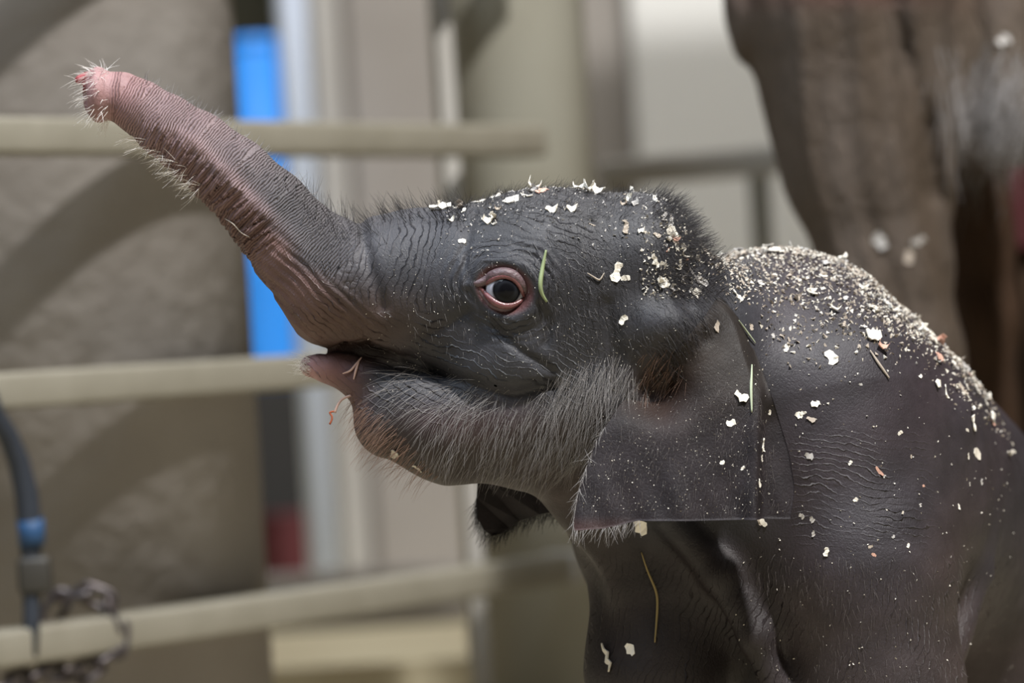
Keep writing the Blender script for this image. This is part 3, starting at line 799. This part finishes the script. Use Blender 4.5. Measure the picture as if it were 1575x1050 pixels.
# ---- hair
def hair_obj(name, roots, dirs, lens, rad, m, droop=(0, .35, 0), jitter=.25, segs=4, label=None):
    n = len(roots); roots = np.array(roots, float); dirs = np.array(dirs, float); lens = np.array(lens, float)[:, None]
    dirs += RNG.normal(0, jitter, dirs.shape); dirs /= np.linalg.norm(dirs, axis=1)[:, None]
    pts = [roots]; d = dirs.copy(); dr = np.array(droop) + RNG.normal(0, .10, (n, 3))
    for k in range(segs):
        d = d + dr / segs * 1.3; d /= np.linalg.norm(d, axis=1)[:, None]; pts.append(pts[-1] + d * lens / segs)
    a = np.cross(dirs, (0, 0, 1.0)); a /= np.maximum(np.linalg.norm(a, axis=1)[:, None], 1e-6); b = np.cross(dirs, a)
    Vv = []
    for k, q in enumerate(pts):
        r = rad * (1 - .75 * k / segs)
        for j in range(3):
            an = 2 * math.pi * j / 3; Vv.append(q + (a * math.cos(an) + b * math.sin(an)) * r)
    Vv = np.stack(Vv, 1)                                   # n x (segs+1)*3 x 3
    per = (segs + 1) * 3
    fl = []
    for k in range(segs):
        for j in range(3): fl.append((k * 3 + j, k * 3 + (j + 1) % 3, (k + 1) * 3 + (j + 1) % 3, (k + 1) * 3 + j))
    fl = np.array(fl); Fh = (np.arange(n)[:, None, None] * per + fl[None]).reshape(-1, 4)
    o = calf_part(name, Vv.reshape(-1, 3), Fh, m); o['kind'] = 'stuff'
    if label: o['label'] = label
    return o
def inside(poly, x, y):
    c = False; n = len(poly)
    for i in range(n):
        (x1, y1), (x2, y2) = poly[i], poly[i - 1]
        if (y1 > y) != (y2 > y) and x < (x2 - x1) * (y - y1) / (y2 - y1) + x1: c = not c
    return c
def sample(poly, n, bvh=None):
    xs_ = [q[0] for q in poly]; ys_ = [q[1] for q in poly]; out = []
    tries = 0
    while len(out) < n and tries < n * 12:
        tries += 1
        x, y = random.uniform(min(xs_), max(xs_)), random.uniform(min(ys_), max(ys_))
        if not inside(poly, x, y): continue
        h = (bvh or BVH).ray_cast(Vector((x, y, -700)), Vector((0, 0, 1)))
        if h[0] is None or h[0].z > 320: continue
        nn = h[1] if h[1].z < 0 else -h[1]
        out.append((np.array(h[0]), np.array(nn)))
    return out
def hair_mat(name, c, rough=.45):
    return mat(name, c, rough, .5)
MH_pale = hair_mat('pale_hair', (0.23, 0.215, 0.21)); MH_white = hair_mat('white_bristle', (0.75, 0.71, 0.68))
MH_dust = hair_mat('dusty_hair', (0.10, 0.085, 0.08)); MH_dark = hair_mat('dark_hair', (0.018, 0.015, 0.016)); MH_brown = hair_mat('brown_hair', (0.20, 0.12, 0.085))
def region(name, poly, n, tang, L, rad, m, lift=.35, droop=(0, .3, 0), jit=.22, bvh=None, label=None):
    s_ = sample(poly, n, bvh)
    if not s_: return
    t = np.array(tang, float)
    r = [q for q, _ in s_]; dd_ = []
    for q, nn in s_:
        tt = t - nn * t.dot(nn); dd_.append(tt / max(np.linalg.norm(tt), 1e-6) + nn * lift)
    hair_obj(name, r, dd_, RNG.uniform(L[0], L[1], len(r)), rad, m, droop, jit, label=label)
region('cheek_hair', [(690, 590), (800, 610), (870, 560), (940, 540), (985, 590), (960, 640), (905, 700), (860, 740), (760, 735), (670, 715), (640, 665), (690, 630)], 900, (-.45, 1, 0), (22, 48), .27, MH_pale, .3, label='fine pale hair on the cheek and jaw')
region('cheek_hair', [(860, 570), (950, 540), (1000, 600), (930, 660), (880, 720), (810, 700)], 620, (-.35, 1, 0), (26, 55), .29, MH_pale, .3, label='dense pale hair behind the jaw')
region('cheek_hair', [(620, 560), (720, 580), (800, 600), (760, 640), (640, 640), (590, 600)], 150, (-1, .7, 0), (40, 80), .3, MH_pale, .5, label='long pale hairs beside the mouth')
region('face_hair', [(600, 350), (700, 330), (850, 330), (930, 400), (930, 560), (800, 560), (640, 540)], 260, (.3, 1, 0), (6, 14), .22, MH_pale, .3)
region('chin_hair', [(540, 600), (600, 640), (680, 735), (600, 715), (555, 660)], 260, (-.9, .7, 0), (30, 60), .36, MH_brown, .7, (0, .5, 0))
region('lip_bristles', [(462, 548), (478, 545), (482, 580), (468, 578)], 70, (-1, -.15, 0), (12, 30), .38, MH_white, .3, (0, .1, 0), .5)
region('ear_tuft', [(985, 545), (1050, 530), (1075, 560), (1040, 600), (990, 610)], 110, (-.5, .8, 0), (25, 50), .36, MH_brown, .25)
region('ear_tuft', [(1035, 600), (1060, 560), (1080, 640), (1040, 660)], 160, (-.1, 1, 0), (30, 55), .55, MH_pale, .2)
region('ear_hair', [(900, 690), (1000, 620), (1150, 560), (1190, 700), (1190, 780), (900, 790)], 500, (-.2, 1, 0), (8, 18), .25, MH_dust, .2, bvh=EBVH)
region('crown_hair', [(985, 575), (1060, 430), (1110, 420), (1120, 450), (1050, 560), (1010, 585)], 420, (.5, .8, 0), (18, 40), .42, MH_dark, .3, label='dark hair over the root of the ear')
region('leg_hair', [(1150, 850), (1500, 850), (1480, 1050), (1190, 1050)], 500, (.15, 1, 0), (8, 18), .28, MH_dust, .3)
# trunk: rim sampling on every side
tv = V[(V[:, 0] < 560) & (V[:, 1] < 545)]
def around(name, sel, n, L, rad, m, jit, droop, lift=1.0, tang=(0, 0, 0), label=None):
    idx = np.where(sel)[0]
    if len(idx) == 0: return
    idx = RNG.choice(idx, n)
    q = V[idx]; eps = 2.0
    g = np.stack([calf(q + np.eye(3)[k] * eps) - calf(q - np.eye(3)[k] * eps) for k in range(3)], -1)
    g /= np.maximum(np.linalg.norm(g, axis=1)[:, None], 1e-6)
    hair_obj(name, q, g * lift + np.array(tang), RNG.uniform(L[0], L[1], n), rad, m, droop, jit, label=label)
VX, VY, VZ = V[:, 0], V[:, 1], V[:, 2]
_, ts_, sd_ = polydist(V[:, :2], [t[:2] for t in TRUNK])
around('trunk_bristles', (VX < 172) & (VY < 200), 230, (12, 30), .42, MH_white, .35, (-.2, .35, 0), tang=(-.5, .1, 0), label='white bristles round the trunk tip')
around('trunk_bristles', (ts_ > 70) & (ts_ < 210) & (sd_ > 34) & (VX < 420), 200, (14, 34), .4, MH_white, .3, (-.3, .1, 0), tang=(-.6, -.2, 0), label='white bristles under the trunk')
around('trunk_hair', (ts_ > 40) & (ts_ < 420) & (sd_ < -20) & (VX < 540), 420, (8, 20), .35, MH_pale, .3, (0, 0, 0))
around('brow_hair', (VX > 470) & (VX < 600) & (sd_ < -40) & (VY < 380) , 220, (18, 42), .4, MH_dark, .25, (-.1, -.1, 0), tang=(-.5, -.4, 0))
around('brow_hair', (VX > 590) & (VX < 720) & (VY < 350), 240, (18, 40), .4, MH_dark, .3, (-.1, -.1, 0), tang=(-.6, -.3, 0))
around('crown_hair', (VX > 680) & (VX < 1090) & (VY < 345) & (np.abs(VZ) < 150), 1500, (10, 24), .34, MH_dark, .4, (.2, .1, 0), tang=(.6, .1, 0), label='short dark hair on the crown')
around('crown_hair', (VX > 840) & (VX < 1080) & (VY > 330) & (VY < 540) & (VZ < 0), 900, (10, 24), .36, MH_dark, .35, (.2, .3, 0), .5, tang=(.5, .6, 0), label='dark hair behind the eye')
around('crown_hair', (VX > 1000) & (VX < 1110) & (VY < 460) & (VZ < 60), 1100, (16, 36), .42, MH_dark, .4, (.1, .0, 0), 1.0, tang=(.6, -.1, 0), label='tufted dark hair on the nape')
# ear edge hair
le = [front.reshape(nt_, ns_, 3)[nt_ - 1, i] for i in range(0, 34)] + [front.reshape(nt_, ns_, 3)[j, 0] for j in range(40, nt_)]
le = np.array(le)[RNG.choice(len(le), 170)]
hair_obj('ear_fringe', le, np.tile((-.3, 1, -.2), (len(le), 1)), RNG.uniform(10, 32, len(le)), .45, MH_pale, (0, .2, 0), .4)
fe = np.array([pp(x, y, 165) for x, y in smooth_poly(fo[2:12], 120)])
hair_obj('ear_fringe', np.repeat(fe, 3, 0), np.tile((-.35, 1, 0), (len(fe) * 3, 1)), RNG.uniform(12, 34, len(fe) * 3), .5, MH_dark, (-.1, .2, 0), .3)

# ------------------------------------------------------------------ wood shavings and dust
def flake_mesh(seed, kind):
    r = random.Random(seed); bm = bmesh.new()
    n = 5; L = 1.0; wd = {'strip': .28, 'chip': .6, 'curl': .34}[kind]; bend = {'strip': .5, 'chip': .4, 'curl': 3.6}[kind]
    rows = []
    x = z = 0.0; a = -bend / 2
    for i in range(n + 1):
        ww = wd * (.45 + .55 * math.sin(math.pi * (i + .6) / (n + 1.2))) * r.uniform(.75, 1.2); sh = r.uniform(-.1, .1)
        tw = r.uniform(-.14, .14); th = .07
        rows.append([bm.verts.new((x, sh + s_ * ww, z + s_ * tw + t_)) for s_, t_ in ((-.5, 0), (.5, 0), (.5, th), (-.5, th))])
        x += math.cos(a) / n; z += math.sin(a) / n; a += bend / n
    for p_, q in zip(rows[:-1], rows[1:]):
        for k in range(4): bm.faces.new((p_[k], p_[(k + 1) % 4], q[(k + 1) % 4], q[k]))
    bm.faces.new(rows[0][::-1]); bm.faces.new(rows[-1])
    bmesh.ops.recalc_face_normals(bm, faces=bm.faces)
    zz = min(v.co.z for v in bm.verts); xx = sum(v.co.x for v in bm.verts) / len(bm.verts)
    for v in bm.verts: v.co.z -= zz; v.co.x -= xx
    me = bpy.data.meshes.new('wood_shaving'); bm.to_mesh(me); bm.free(); return me
MS = [mat('shaving_white', (0.78, 0.74, 0.66), .8, .2), mat('shaving_cream', (0.60, 0.56, 0.49), .8, .2), mat('shaving_tan', (0.34, 0.29, 0.24), .8, .2), mat('shaving_pink', (0.55, 0.33, 0.26), .8, .2), mat('shaving_grey', (0.40, 0.38, 0.36), .8, .2)]
FM = []
for kd in ('chip', 'chip', 'strip', 'curl', 'curl', 'strip'):
    for k, mm in enumerate(MS):
        q = flake_mesh(len(FM) * 17 + 3, kd); q.materials.append(mm); FM.append((kd, k, q))
def place_flake(pos, nrm, L, label, group, kind=None, tint=None, spin=None, name='wood_shaving', lift=0.0):
    """pos, nrm in model units; L in model units"""
    c = [q for q in FM if (kind is None or q[0] == kind) and (tint is None or q[1] == tint)]
    q = random.choice(c)[2]
    W = MW(np.array(pos)); n = np.array(MW(np.array(pos) + np.array(nrm)) - W); n = Vector(n).normalized()
    rot = n.to_track_quat('Z', 'Y').to_matrix() @ Matrix.Rotation(spin if spin is not None else random.uniform(0, 6.28), 3, 'Z') @ Matrix.Rotation(random.uniform(-.25, .25), 3, 'X')
    o = bpy.data.objects.new(name, q); COL.objects.link(o)
    s_ = L * U
    M = rot.to_4x4() @ Matrix.Diagonal((s_, s_ * random.uniform(.8, 1.3), s_, 1)); M.translation = Vector(W) + n * (lift - .06 * L) * U
    o.matrix_world = M
    if '%' in label:
        kd_, tn_ = next((a_, b_) for a_, b_, c_ in FM if c_ == q)
        label = label.replace('%', {0: 'white', 1: 'cream', 2: 'tan', 3: 'pinkish', 4: 'grey'}[tn_] + ' ' + {'chip': 'wood chip', 'strip': 'sliver of wood', 'curl': 'curled wood shaving'}[kd_])
    return tag(o, label, 'wood shaving', group)
def top_hit(x, z, bvh=BVH):
    h = bvh.ray_cast(Vector((x, 100, z)), Vector((0, 1, 0))); 
    return (np.array(h[0]), np.array(h[1] if h[1].y < 0 else -h[1])) if h[0] else None
def tint(): return random.choices(range(5), (5, 4, 2, 1, 3))[0]

# ---- distinct pieces, seen one by one
def at_calf(x, y):
    h1 = BVH.ray_cast(Vector((x, y, -700)), Vector((0, 0, 1))); h2 = EBVH.ray_cast(Vector((x, y, -700)), Vector((0, 0, 1)))
    h = h2 if (h2[0] and (not h1[0] or h2[0].z < h1[0].z)) else h1
    if not h[0]: return None
    return np.array(h[0]), np.array(h[1] if h[1].z < 0 else -h[1])
def at_pix(x, y):
    """surface point that the lens sees at pixel x, y"""
    o_ = Vector((787.5, 525, -1 / K)); d_ = Vector((x, y, 0)) - o_; d_.normalize()
    h1 = BVH.ray_cast(o_, d_); h2 = EBVH.ray_cast(o_, d_)
    h = h2 if (h2[0] and (not h1[0] or h2[3] < h1[3])) else h1
    if not h[0]: return None
    return np.array(h[0]), np.array(h[1] if h[1].z < 0 else -h[1])
ONE = [(948, 418, 30, 'chip', 0, 'white flake of wood stuck to the head between eye and nape'), (962, 428, 14, 'chip', 1, 'small cream flake just below the white flake behind the eye'),
       (850, 323, 30, 'curl', 0, 'curled white shaving on the brow above the eye'), (880, 322, 28, 'curl', 0, 'upright curled sliver of shaving on the head above the grass blade'),
       (1174, 684, 20, 'chip', 0, 'white chip on the rear fold of the ear'), (987, 810, 26, 'chip', 0, 'white scrap hanging at the lower border of the ear'),
       (1140, 610, 22, 'chip', 1, 'cream chip on the ear beside the green stalk'), (1103, 502, 18, 'chip', 2, 'tan chip at the root of the ear'),
       (935, 1010, 44, 'strip', 1, 'long twisted cream shaving on the far foreleg'), (970, 998, 20, 'chip', 0, 'small white chip on the far foreleg'),
       (607, 698, 20, 'chip', 1, 'cream flake on the chin'), (642, 720, 18, 'strip', 1, 'cream sliver under the chin'),
       (1278, 550, 24, 'chip', 0, 'white ragged chip on the shoulder under the dusty withers'), (1134, 455, 22, 'strip', 0, 'white shaving on the neck behind the nape tuft'),
       (1497, 650, 26, 'chip', 0, 'larger white chip on the flank below the dust band'), (1502, 698, 24, 'chip', 1, 'cream chip on the flank'), (1455, 602, 22, 'chip', 0, 'white chip on the flank at the border of the dust band'),
       (959, 492, 16, 'chip', 0, 'white crumb on the dark hair in front of the ear'), (1229, 638, 12, 'chip', 0, 'white crumb on the bare shoulder behind the ear'), (1352, 725, 18, 'strip', 3, 'pinkish sliver on the shoulder below the fine folds')]
for (x, y, L, kd, tn, lb) in ONE:
    h = at_pix(x, y)
    if h: place_flake(h[0], h[1], L, lb, None, kd, tn)
# shavings on the crown: seen along the skyline and the side of the head
n = 0
while n < 62:
    x, z = random.uniform(665, 1075), random.uniform(-120, 60)
    h = top_hit(x, z)
    if h is None or h[0][1] > 400: continue
    place_flake(h[0], h[1], random.choice((10, 12, 14, 18, 24)), 'small % lying in the dark hair of the calf\'s crown', 'shavings on the crown', random.choice(('curl', 'curl', 'strip', 'chip')), tint()); n += 1
for x in (678, 822, 905, 918, 890):
    h = top_hit(x, -30)
    if h: place_flake(h[0], h[1] + np.array((0, -.2, -.6)), 34, 'large % standing up on top of the calf\'s crown', 'shavings standing up on the crown', 'curl' if x != 678 else 'strip', 0, lift=4)
for i in range(34):
    h = at_pix(random.uniform(1005, 1085), random.uniform(330, 450))
    if h: place_flake(h[0], h[1], random.choice((10, 12, 16, 22)), 'small % caught in the tufted hair of the calf\'s nape', 'shavings in the nape', None, tint())
# the back: a thick band along the skyline
n = 0; tries = 0
while n < 135 and tries < 4000:
    tries += 1
    t = random.random(); x = 1085 + 520 * t; z = random.uniform(-20, 420)
    h = top_hit(x, z)
    if h is None or h[0][1] > 900 or h[1][1] > -.25: continue
    if h[0][1] > 420 and h[1][1] > -.75 and random.random() > .55 and x < 1250: continue
    place_flake(h[0], h[1], random.choice((12, 14, 18, 22, 28)), '% in the thick dusting along the calf\'s back', 'shavings along the back', None, tint(), lift=random.uniform(0, 5)); n += 1
for i in range(46):
    x, y = random.uniform(1100, 1540), random.uniform(420, 860)
    h = at_pix(x, y)
    if h: place_flake(h[0], h[1], random.choice((6, 8, 10, 14)), 'tiny stray % stuck on the calf\'s bare shoulder or flank', 'stray shavings on the shoulder', 'chip', tint())
# dust: uncountable crumbs, one object for each place
def dust(name, pts, label, m, size):
    vs, fs = [], []
    for p_, n_v in pts:
        s_ = random.uniform(*size); c = np.array(p_) + np.array(n_v) * s_ * .3; b = len(vs)
        A = RNG.normal(0, 1, (4, 3)); A /= np.linalg.norm(A, axis=1)[:, None]
        vs += [c + A[k] * s_ for k in range(4)]; fs += [(b, b + 1, b + 2), (b, b + 2, b + 3), (b, b + 3, b + 1), (b + 1, b + 3, b + 2)]
    o = mkobj(name, MW(np.array(vs)), fs, m)
    return tag(o, label, 'sawdust', kind='stuff')
pts = []
while len(pts) < 7000:
    x = random.uniform(1070, 1640); z = random.uniform(-60, 480); h = top_hit(x, z)
    if h is None or h[0][1] > 900 or h[1][1] > -.3: continue
    if random.random() < max(0, min(1, (-h[1][1] - .3) * 2.2)): pts.append(h)
dust('sawdust', pts[:3300], 'thick pale sawdust along the calf\'s back', MS[1], (1.6, 5))
dust('sawdust', pts[3300:], 'brownish crumbs mixed into the dust along the calf\'s back', MS[2], (1.6, 5))
pts = []
while len(pts) < 900:
    h = top_hit(random.uniform(680, 1075), random.uniform(-130, 80))
    if h is not None and h[0][1] < 400: pts.append(h)
dust('sawdust', pts, 'fine pale crumbs in the crown hair of the calf', MS[4], (1.2, 3.2))
pts = [h for h in (at_pix(random.uniform(890, 1190), 500 + 290 * random.random() ** .7) for _ in range(700)) if h]
dust('sawdust', pts, 'fine specks sprinkled over the near ear', MS[1], (.5, 1.5))
pts = [h for h in (at_pix(random.uniform(560, 1000), random.uniform(380, 620)) for _ in range(420)) if h]
dust('sawdust', pts, 'fine white specks around the eye and cheek', MS[0], (.5, 1.3))
pts = [h for h in (at_pix(random.uniform(1130, 1560), random.uniform(420, 1050)) for _ in range(420)) if h]
dust('sawdust', pts, 'scattered specks on the calf\'s shoulder and leg', MS[1], (.8, 2.4))
pts = [h for h in (at_pix(random.uniform(985, 1085), random.uniform(320, 460)) for _ in range(420)) if h]
dust('sawdust', pts, 'pale crumbs matted in the nape hair', MS[1], (1.2, 3.5))

# blades and stalks
def blade(name, pix, wid, m, label, cat, out=3):
    P_ = []
    for (x, y) in pix:
        h = at_pix(x, y)
        if h: P_.append(h[0] + h[1] * out)
    if len(P_) < 2: return
    P_ = smooth_poly(P_, 22)
    v, f = tube_geo(P_, [wid * (.35 + .65 * math.sin(math.pi * (i + 1) / 24)) for i in range(22)], 6)
    o = mkobj(name, MW(np.array([tuple(q) for q in v])), f, m, None, True); return tag(o, label, cat)
M_grass = mat('green_grass', (0.20, 0.24, 0.12), .6, .3); M_stalk = mat('pale_green_stalk', (0.33, 0.37, 0.26), .6, .3); M_straw = mat('straw', (0.24, 0.18, 0.075), .6, .3)
blade('grass_blade', [(840, 386), (833, 410), (829, 437), (832, 452), (840, 463)], 3.6, M_grass, 'green grass blade stuck to the head behind the eye', 'grass blade')
blade('hay_stalk', [(1154, 562), (1155, 598), (1157, 634)], 2.2, M_stalk, 'straight pale green hay stalk on the ear', 'hay stalk')
blade('hay_stalk', [(1134, 494), (1146, 510), (1160, 528)], 1.6, M_stalk, 'short thin stalk lying at the upper border of the ear', 'hay stalk')
blade('straw', [(986, 848), (996, 880), (1012, 912), (1010, 950), (1007, 988)], 2.0, M_straw, 'thin bent straw stem hanging on the chest', 'straw')
blade('straw', [(1337, 540), (1350, 560), (1366, 582)], 2.2, MS[2], 'tan straw stem on the dusty back', 'straw')
blade('straw', [(903, 420), (922, 432), (929, 420)], 1.4, MS[2], 'fine bent straw in the dark hair behind the eye', 'straw')
MF = mat('pinkish_fibre', (0.50, 0.34, 0.29), .8, .2)
blade('shaving_fibre', [(528, 574), (540, 571), (551, 558), (556, 551)], 1.9, MF, 'forked pink fibre on the lower lip', 'fibre')
blade('shaving_fibre', [(545, 583), (548, 570), (552, 558)], 1.9, MF, 'second pink fibre hanging on the lower lip', 'fibre')
def dangling(name, pts, wid, m, label, cat):
    v, f = tube_geo(smooth_poly(pts, 14), wid, 6); o = mkobj(name, MW(np.array([tuple(q) for q in v])), f, m, None, True); return tag(o, label, cat)
h = at_pix(540, 608); h = h[0] if h is not None else np.array((540, 605, 0))
dangling('fibre_strand', [h, (527, 612, h[2]), (520, 622, h[2] - 2), (516, 634, h[2])], 2.0, MF, 'pinkish fibre strand hanging from the chin hair', 'fibre')
dangling('fibre_strand', [(516, 632, h[2]), (505, 633, h[2]), (514, 640, h[2]), (508, 652, h[2])], 1.6, mat('rust_fibre', (0.28, 0.08, 0.04), .7, .2), 'rust red fibre dangling below the lip', 'fibre')
blade('straw_wisp', [(348, 335), (362, 344), (372, 356), (384, 362)], 1.1, MS[2], 'cream straw wisp caught under the trunk', 'straw')

# ------------------------------------------------------------------ the adult
def q4(px, py, z, r): return (*pp(px, py, z), r * (1 + z * K))
ZA = 2050
def adult(p):
    x, y, z = p[:, 0], p[:, 1], p[:, 2]
    leg = chainsdf(p, [q4(1300, -160, ZA + 60, 215), q4(1292, 0, ZA, 165), q4(1318, 150, ZA, 138), q4(1332, 260, ZA, 122), q4(1362, 400, ZA, 98), q4(1382, 540, ZA, 92), q4(1400, 800, ZA, 96), q4(1415, 1190, ZA, 108), q4(1425, 1330, ZA - 10, 118)], 1.15, 60)
    body = ell(p, (*pp(2290, -560, ZA + 420)[:2], ZA + 420), (1400, 770, 640))
    body = smin(body, ell(p, (*pp(1500, -330, ZA + 330)[:2], ZA + 330), (270, 430, 430)), 160)
    br = ell(p, pp(1520, 60, ZA + 130), (165, 240, 190))
    br = smin(br, ell(p, pp(1570, 170, ZA + 70), (120, 105, 120)), 60)
    fl = chainsdf(p, [q4(1490, -100, ZA + 620, 150), q4(1492, 200, ZA + 620, 62), q4(1500, 500, ZA + 620, 62), q4(1510, 1300, ZA + 620, 80)], 1.2, 60)
    hl = chainsdf(p, [q4(2860, -250, ZA, 300), q4(2880, 400, ZA, 140), q4(2900, 1300, ZA, 130)], 1.1, 80)
    hr = chainsdf(p, [q4(2720, -250, ZA + 620, 280), q4(2740, 400, ZA + 620, 130), q4(2760, 1200, ZA + 620, 120)], 1.1, 80)
    hd = ell(p, (*pp(1330, -1500, ZA + 420)[:2], ZA + 420), (380, 420, 330))
    nk = rc(p, (*pp(1420, -1350, ZA + 420)[:2], ZA + 420), (*pp(1900, -800, ZA + 420)[:2], ZA + 420), 330, 560)
    f = smin(leg, body, 120); f = smin(f, br, 70)
    for g in (fl, hl, hr, hd, nk): f = smin(f, g, 110)
    # hanging folds
    a = x - 0.30 * y
    f = f + 7.0 * np.sin(a * .045 + 1.3 * np.sin(y * .006)) + 4.5 * np.sin(a * .11 + y * .01 + 2 * np.sin(y * .009))
    # fold between leg and breast
    d = polydist(p[:, :2], [pp(1335, -40, ZA)[:2], pp(1375, 80, ZA)[:2], pp(1412, 190, ZA)[:2], pp(1425, 300, ZA)[:2]])[0]
    f = f + 26 * np.exp(-(d / 22) ** 2)
    return smax(f, floor_f(p), 10)
AV, AF = surface_nets(adult, (900, -3000, 1100), (4700, 1800, 3700), 14.0, 3, 14.0)
AV = laplace(AV, AF, 1, .5)
M_ask = skin_material('adult_skin', True)
ao = empty('adult_elephant', tuple(MW(np.array(pp(1420, 1300, ZA))))); ao.location.z = 0
tag(ao, 'large wrinkled brown-grey adult elephant standing behind the calf', 'elephant')
me = fast_mesh('body', MW(AV) - np.array(ao.location), AF[:, ::-1]); me.materials.append(M_ask)
ab = bpy.data.objects.new('body', me); COL.objects.link(ab); ab.parent = ao
x, y, z = AV.T
n1 = np.sin(x * .018 + 1.2 * np.sin(y * .007)) * np.sin(x * .041 - y * .006)
c = np.tile(np.array((0.150, 0.120, 0.095)), (len(AV), 1)); c = lerp(c, (0.19, 0.165, 0.15), .5 + .5 * n1)
bx_, by_ = pp(1530, 150, ZA)[:2]
c = lerp(c, (0.30, 0.27, 0.24), np.exp(-(((x - bx_ - 40) / 130) ** 2 + ((y - by_) / 110) ** 2)) * .7)
rx_, ry_ = pp(1240, 10, ZA)[:2]; c = lerp(c, (0.17, 0.075, 0.07), np.exp(-(((x - rx_ - 60) / 190) ** 2 + ((y - ry_ + 10) / 28) ** 2)) * .7)
c = lerp(c, (0.08, 0.045, 0.025), sst(ZA + 330, ZA + 480, z) * sst(pp(0, 150, ZA)[1], pp(0, 260, ZA)[1], y))  # far legs painted darker to stand in for the body's shadow
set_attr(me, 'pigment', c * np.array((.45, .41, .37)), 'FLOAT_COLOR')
ABVH = BVHTree.FromPolygons([tuple(v) for v in AV], AF.tolist())
def at_adult(px, py):
    o_ = Vector((787.5, 525, -1 / K)); d_ = (Vector((px, py, 0)) - o_).normalized(); h = ABVH.ray_cast(o_, d_)
    return (np.array(h[0]), np.array(h[1] if h[1].z < 0 else -h[1])) if h[0] else None
for (x_, y_, L, lb) in ((1543, 62, 30, 'pale crumb stuck on the adult\'s hairy breast'), (1354, 370, 34, 'pale round crumb on the adult\'s foreleg'), (1412, 370, 30, 'pale crumb on the inner side of the adult\'s foreleg'), (1398, 395, 26, 'tan crumb low on the adult\'s foreleg')):
    h = at_adult(x_, y_)
    if h: place_flake(h[0], h[1], L, lb, None, 'chip', 4 if x_ != 1398 else 2)
# bristles on the breast
rs, ds = [], []
while len(rs) < 500:
    h = at_adult(random.gauss(1535, 40), random.gauss(165, 45))
    if h is None: continue
    rs.append(h[0]); t = np.array((-.3, 1, 0)); ds.append(t - h[1] * t.dot(h[1]) + h[1] * .35)
o = hair_obj('breast_hair', rs, ds, RNG.uniform(50, 110, len(rs)), 1.0, MH_pale, (0, .2, 0), .2)
o.parent = ao; o.location = Vector(root.location) - Vector(ao.location)
print('TRIS', sum(len(o.data.polygons) * 2 for o in bpy.data.objects if o.type == 'MESH'))
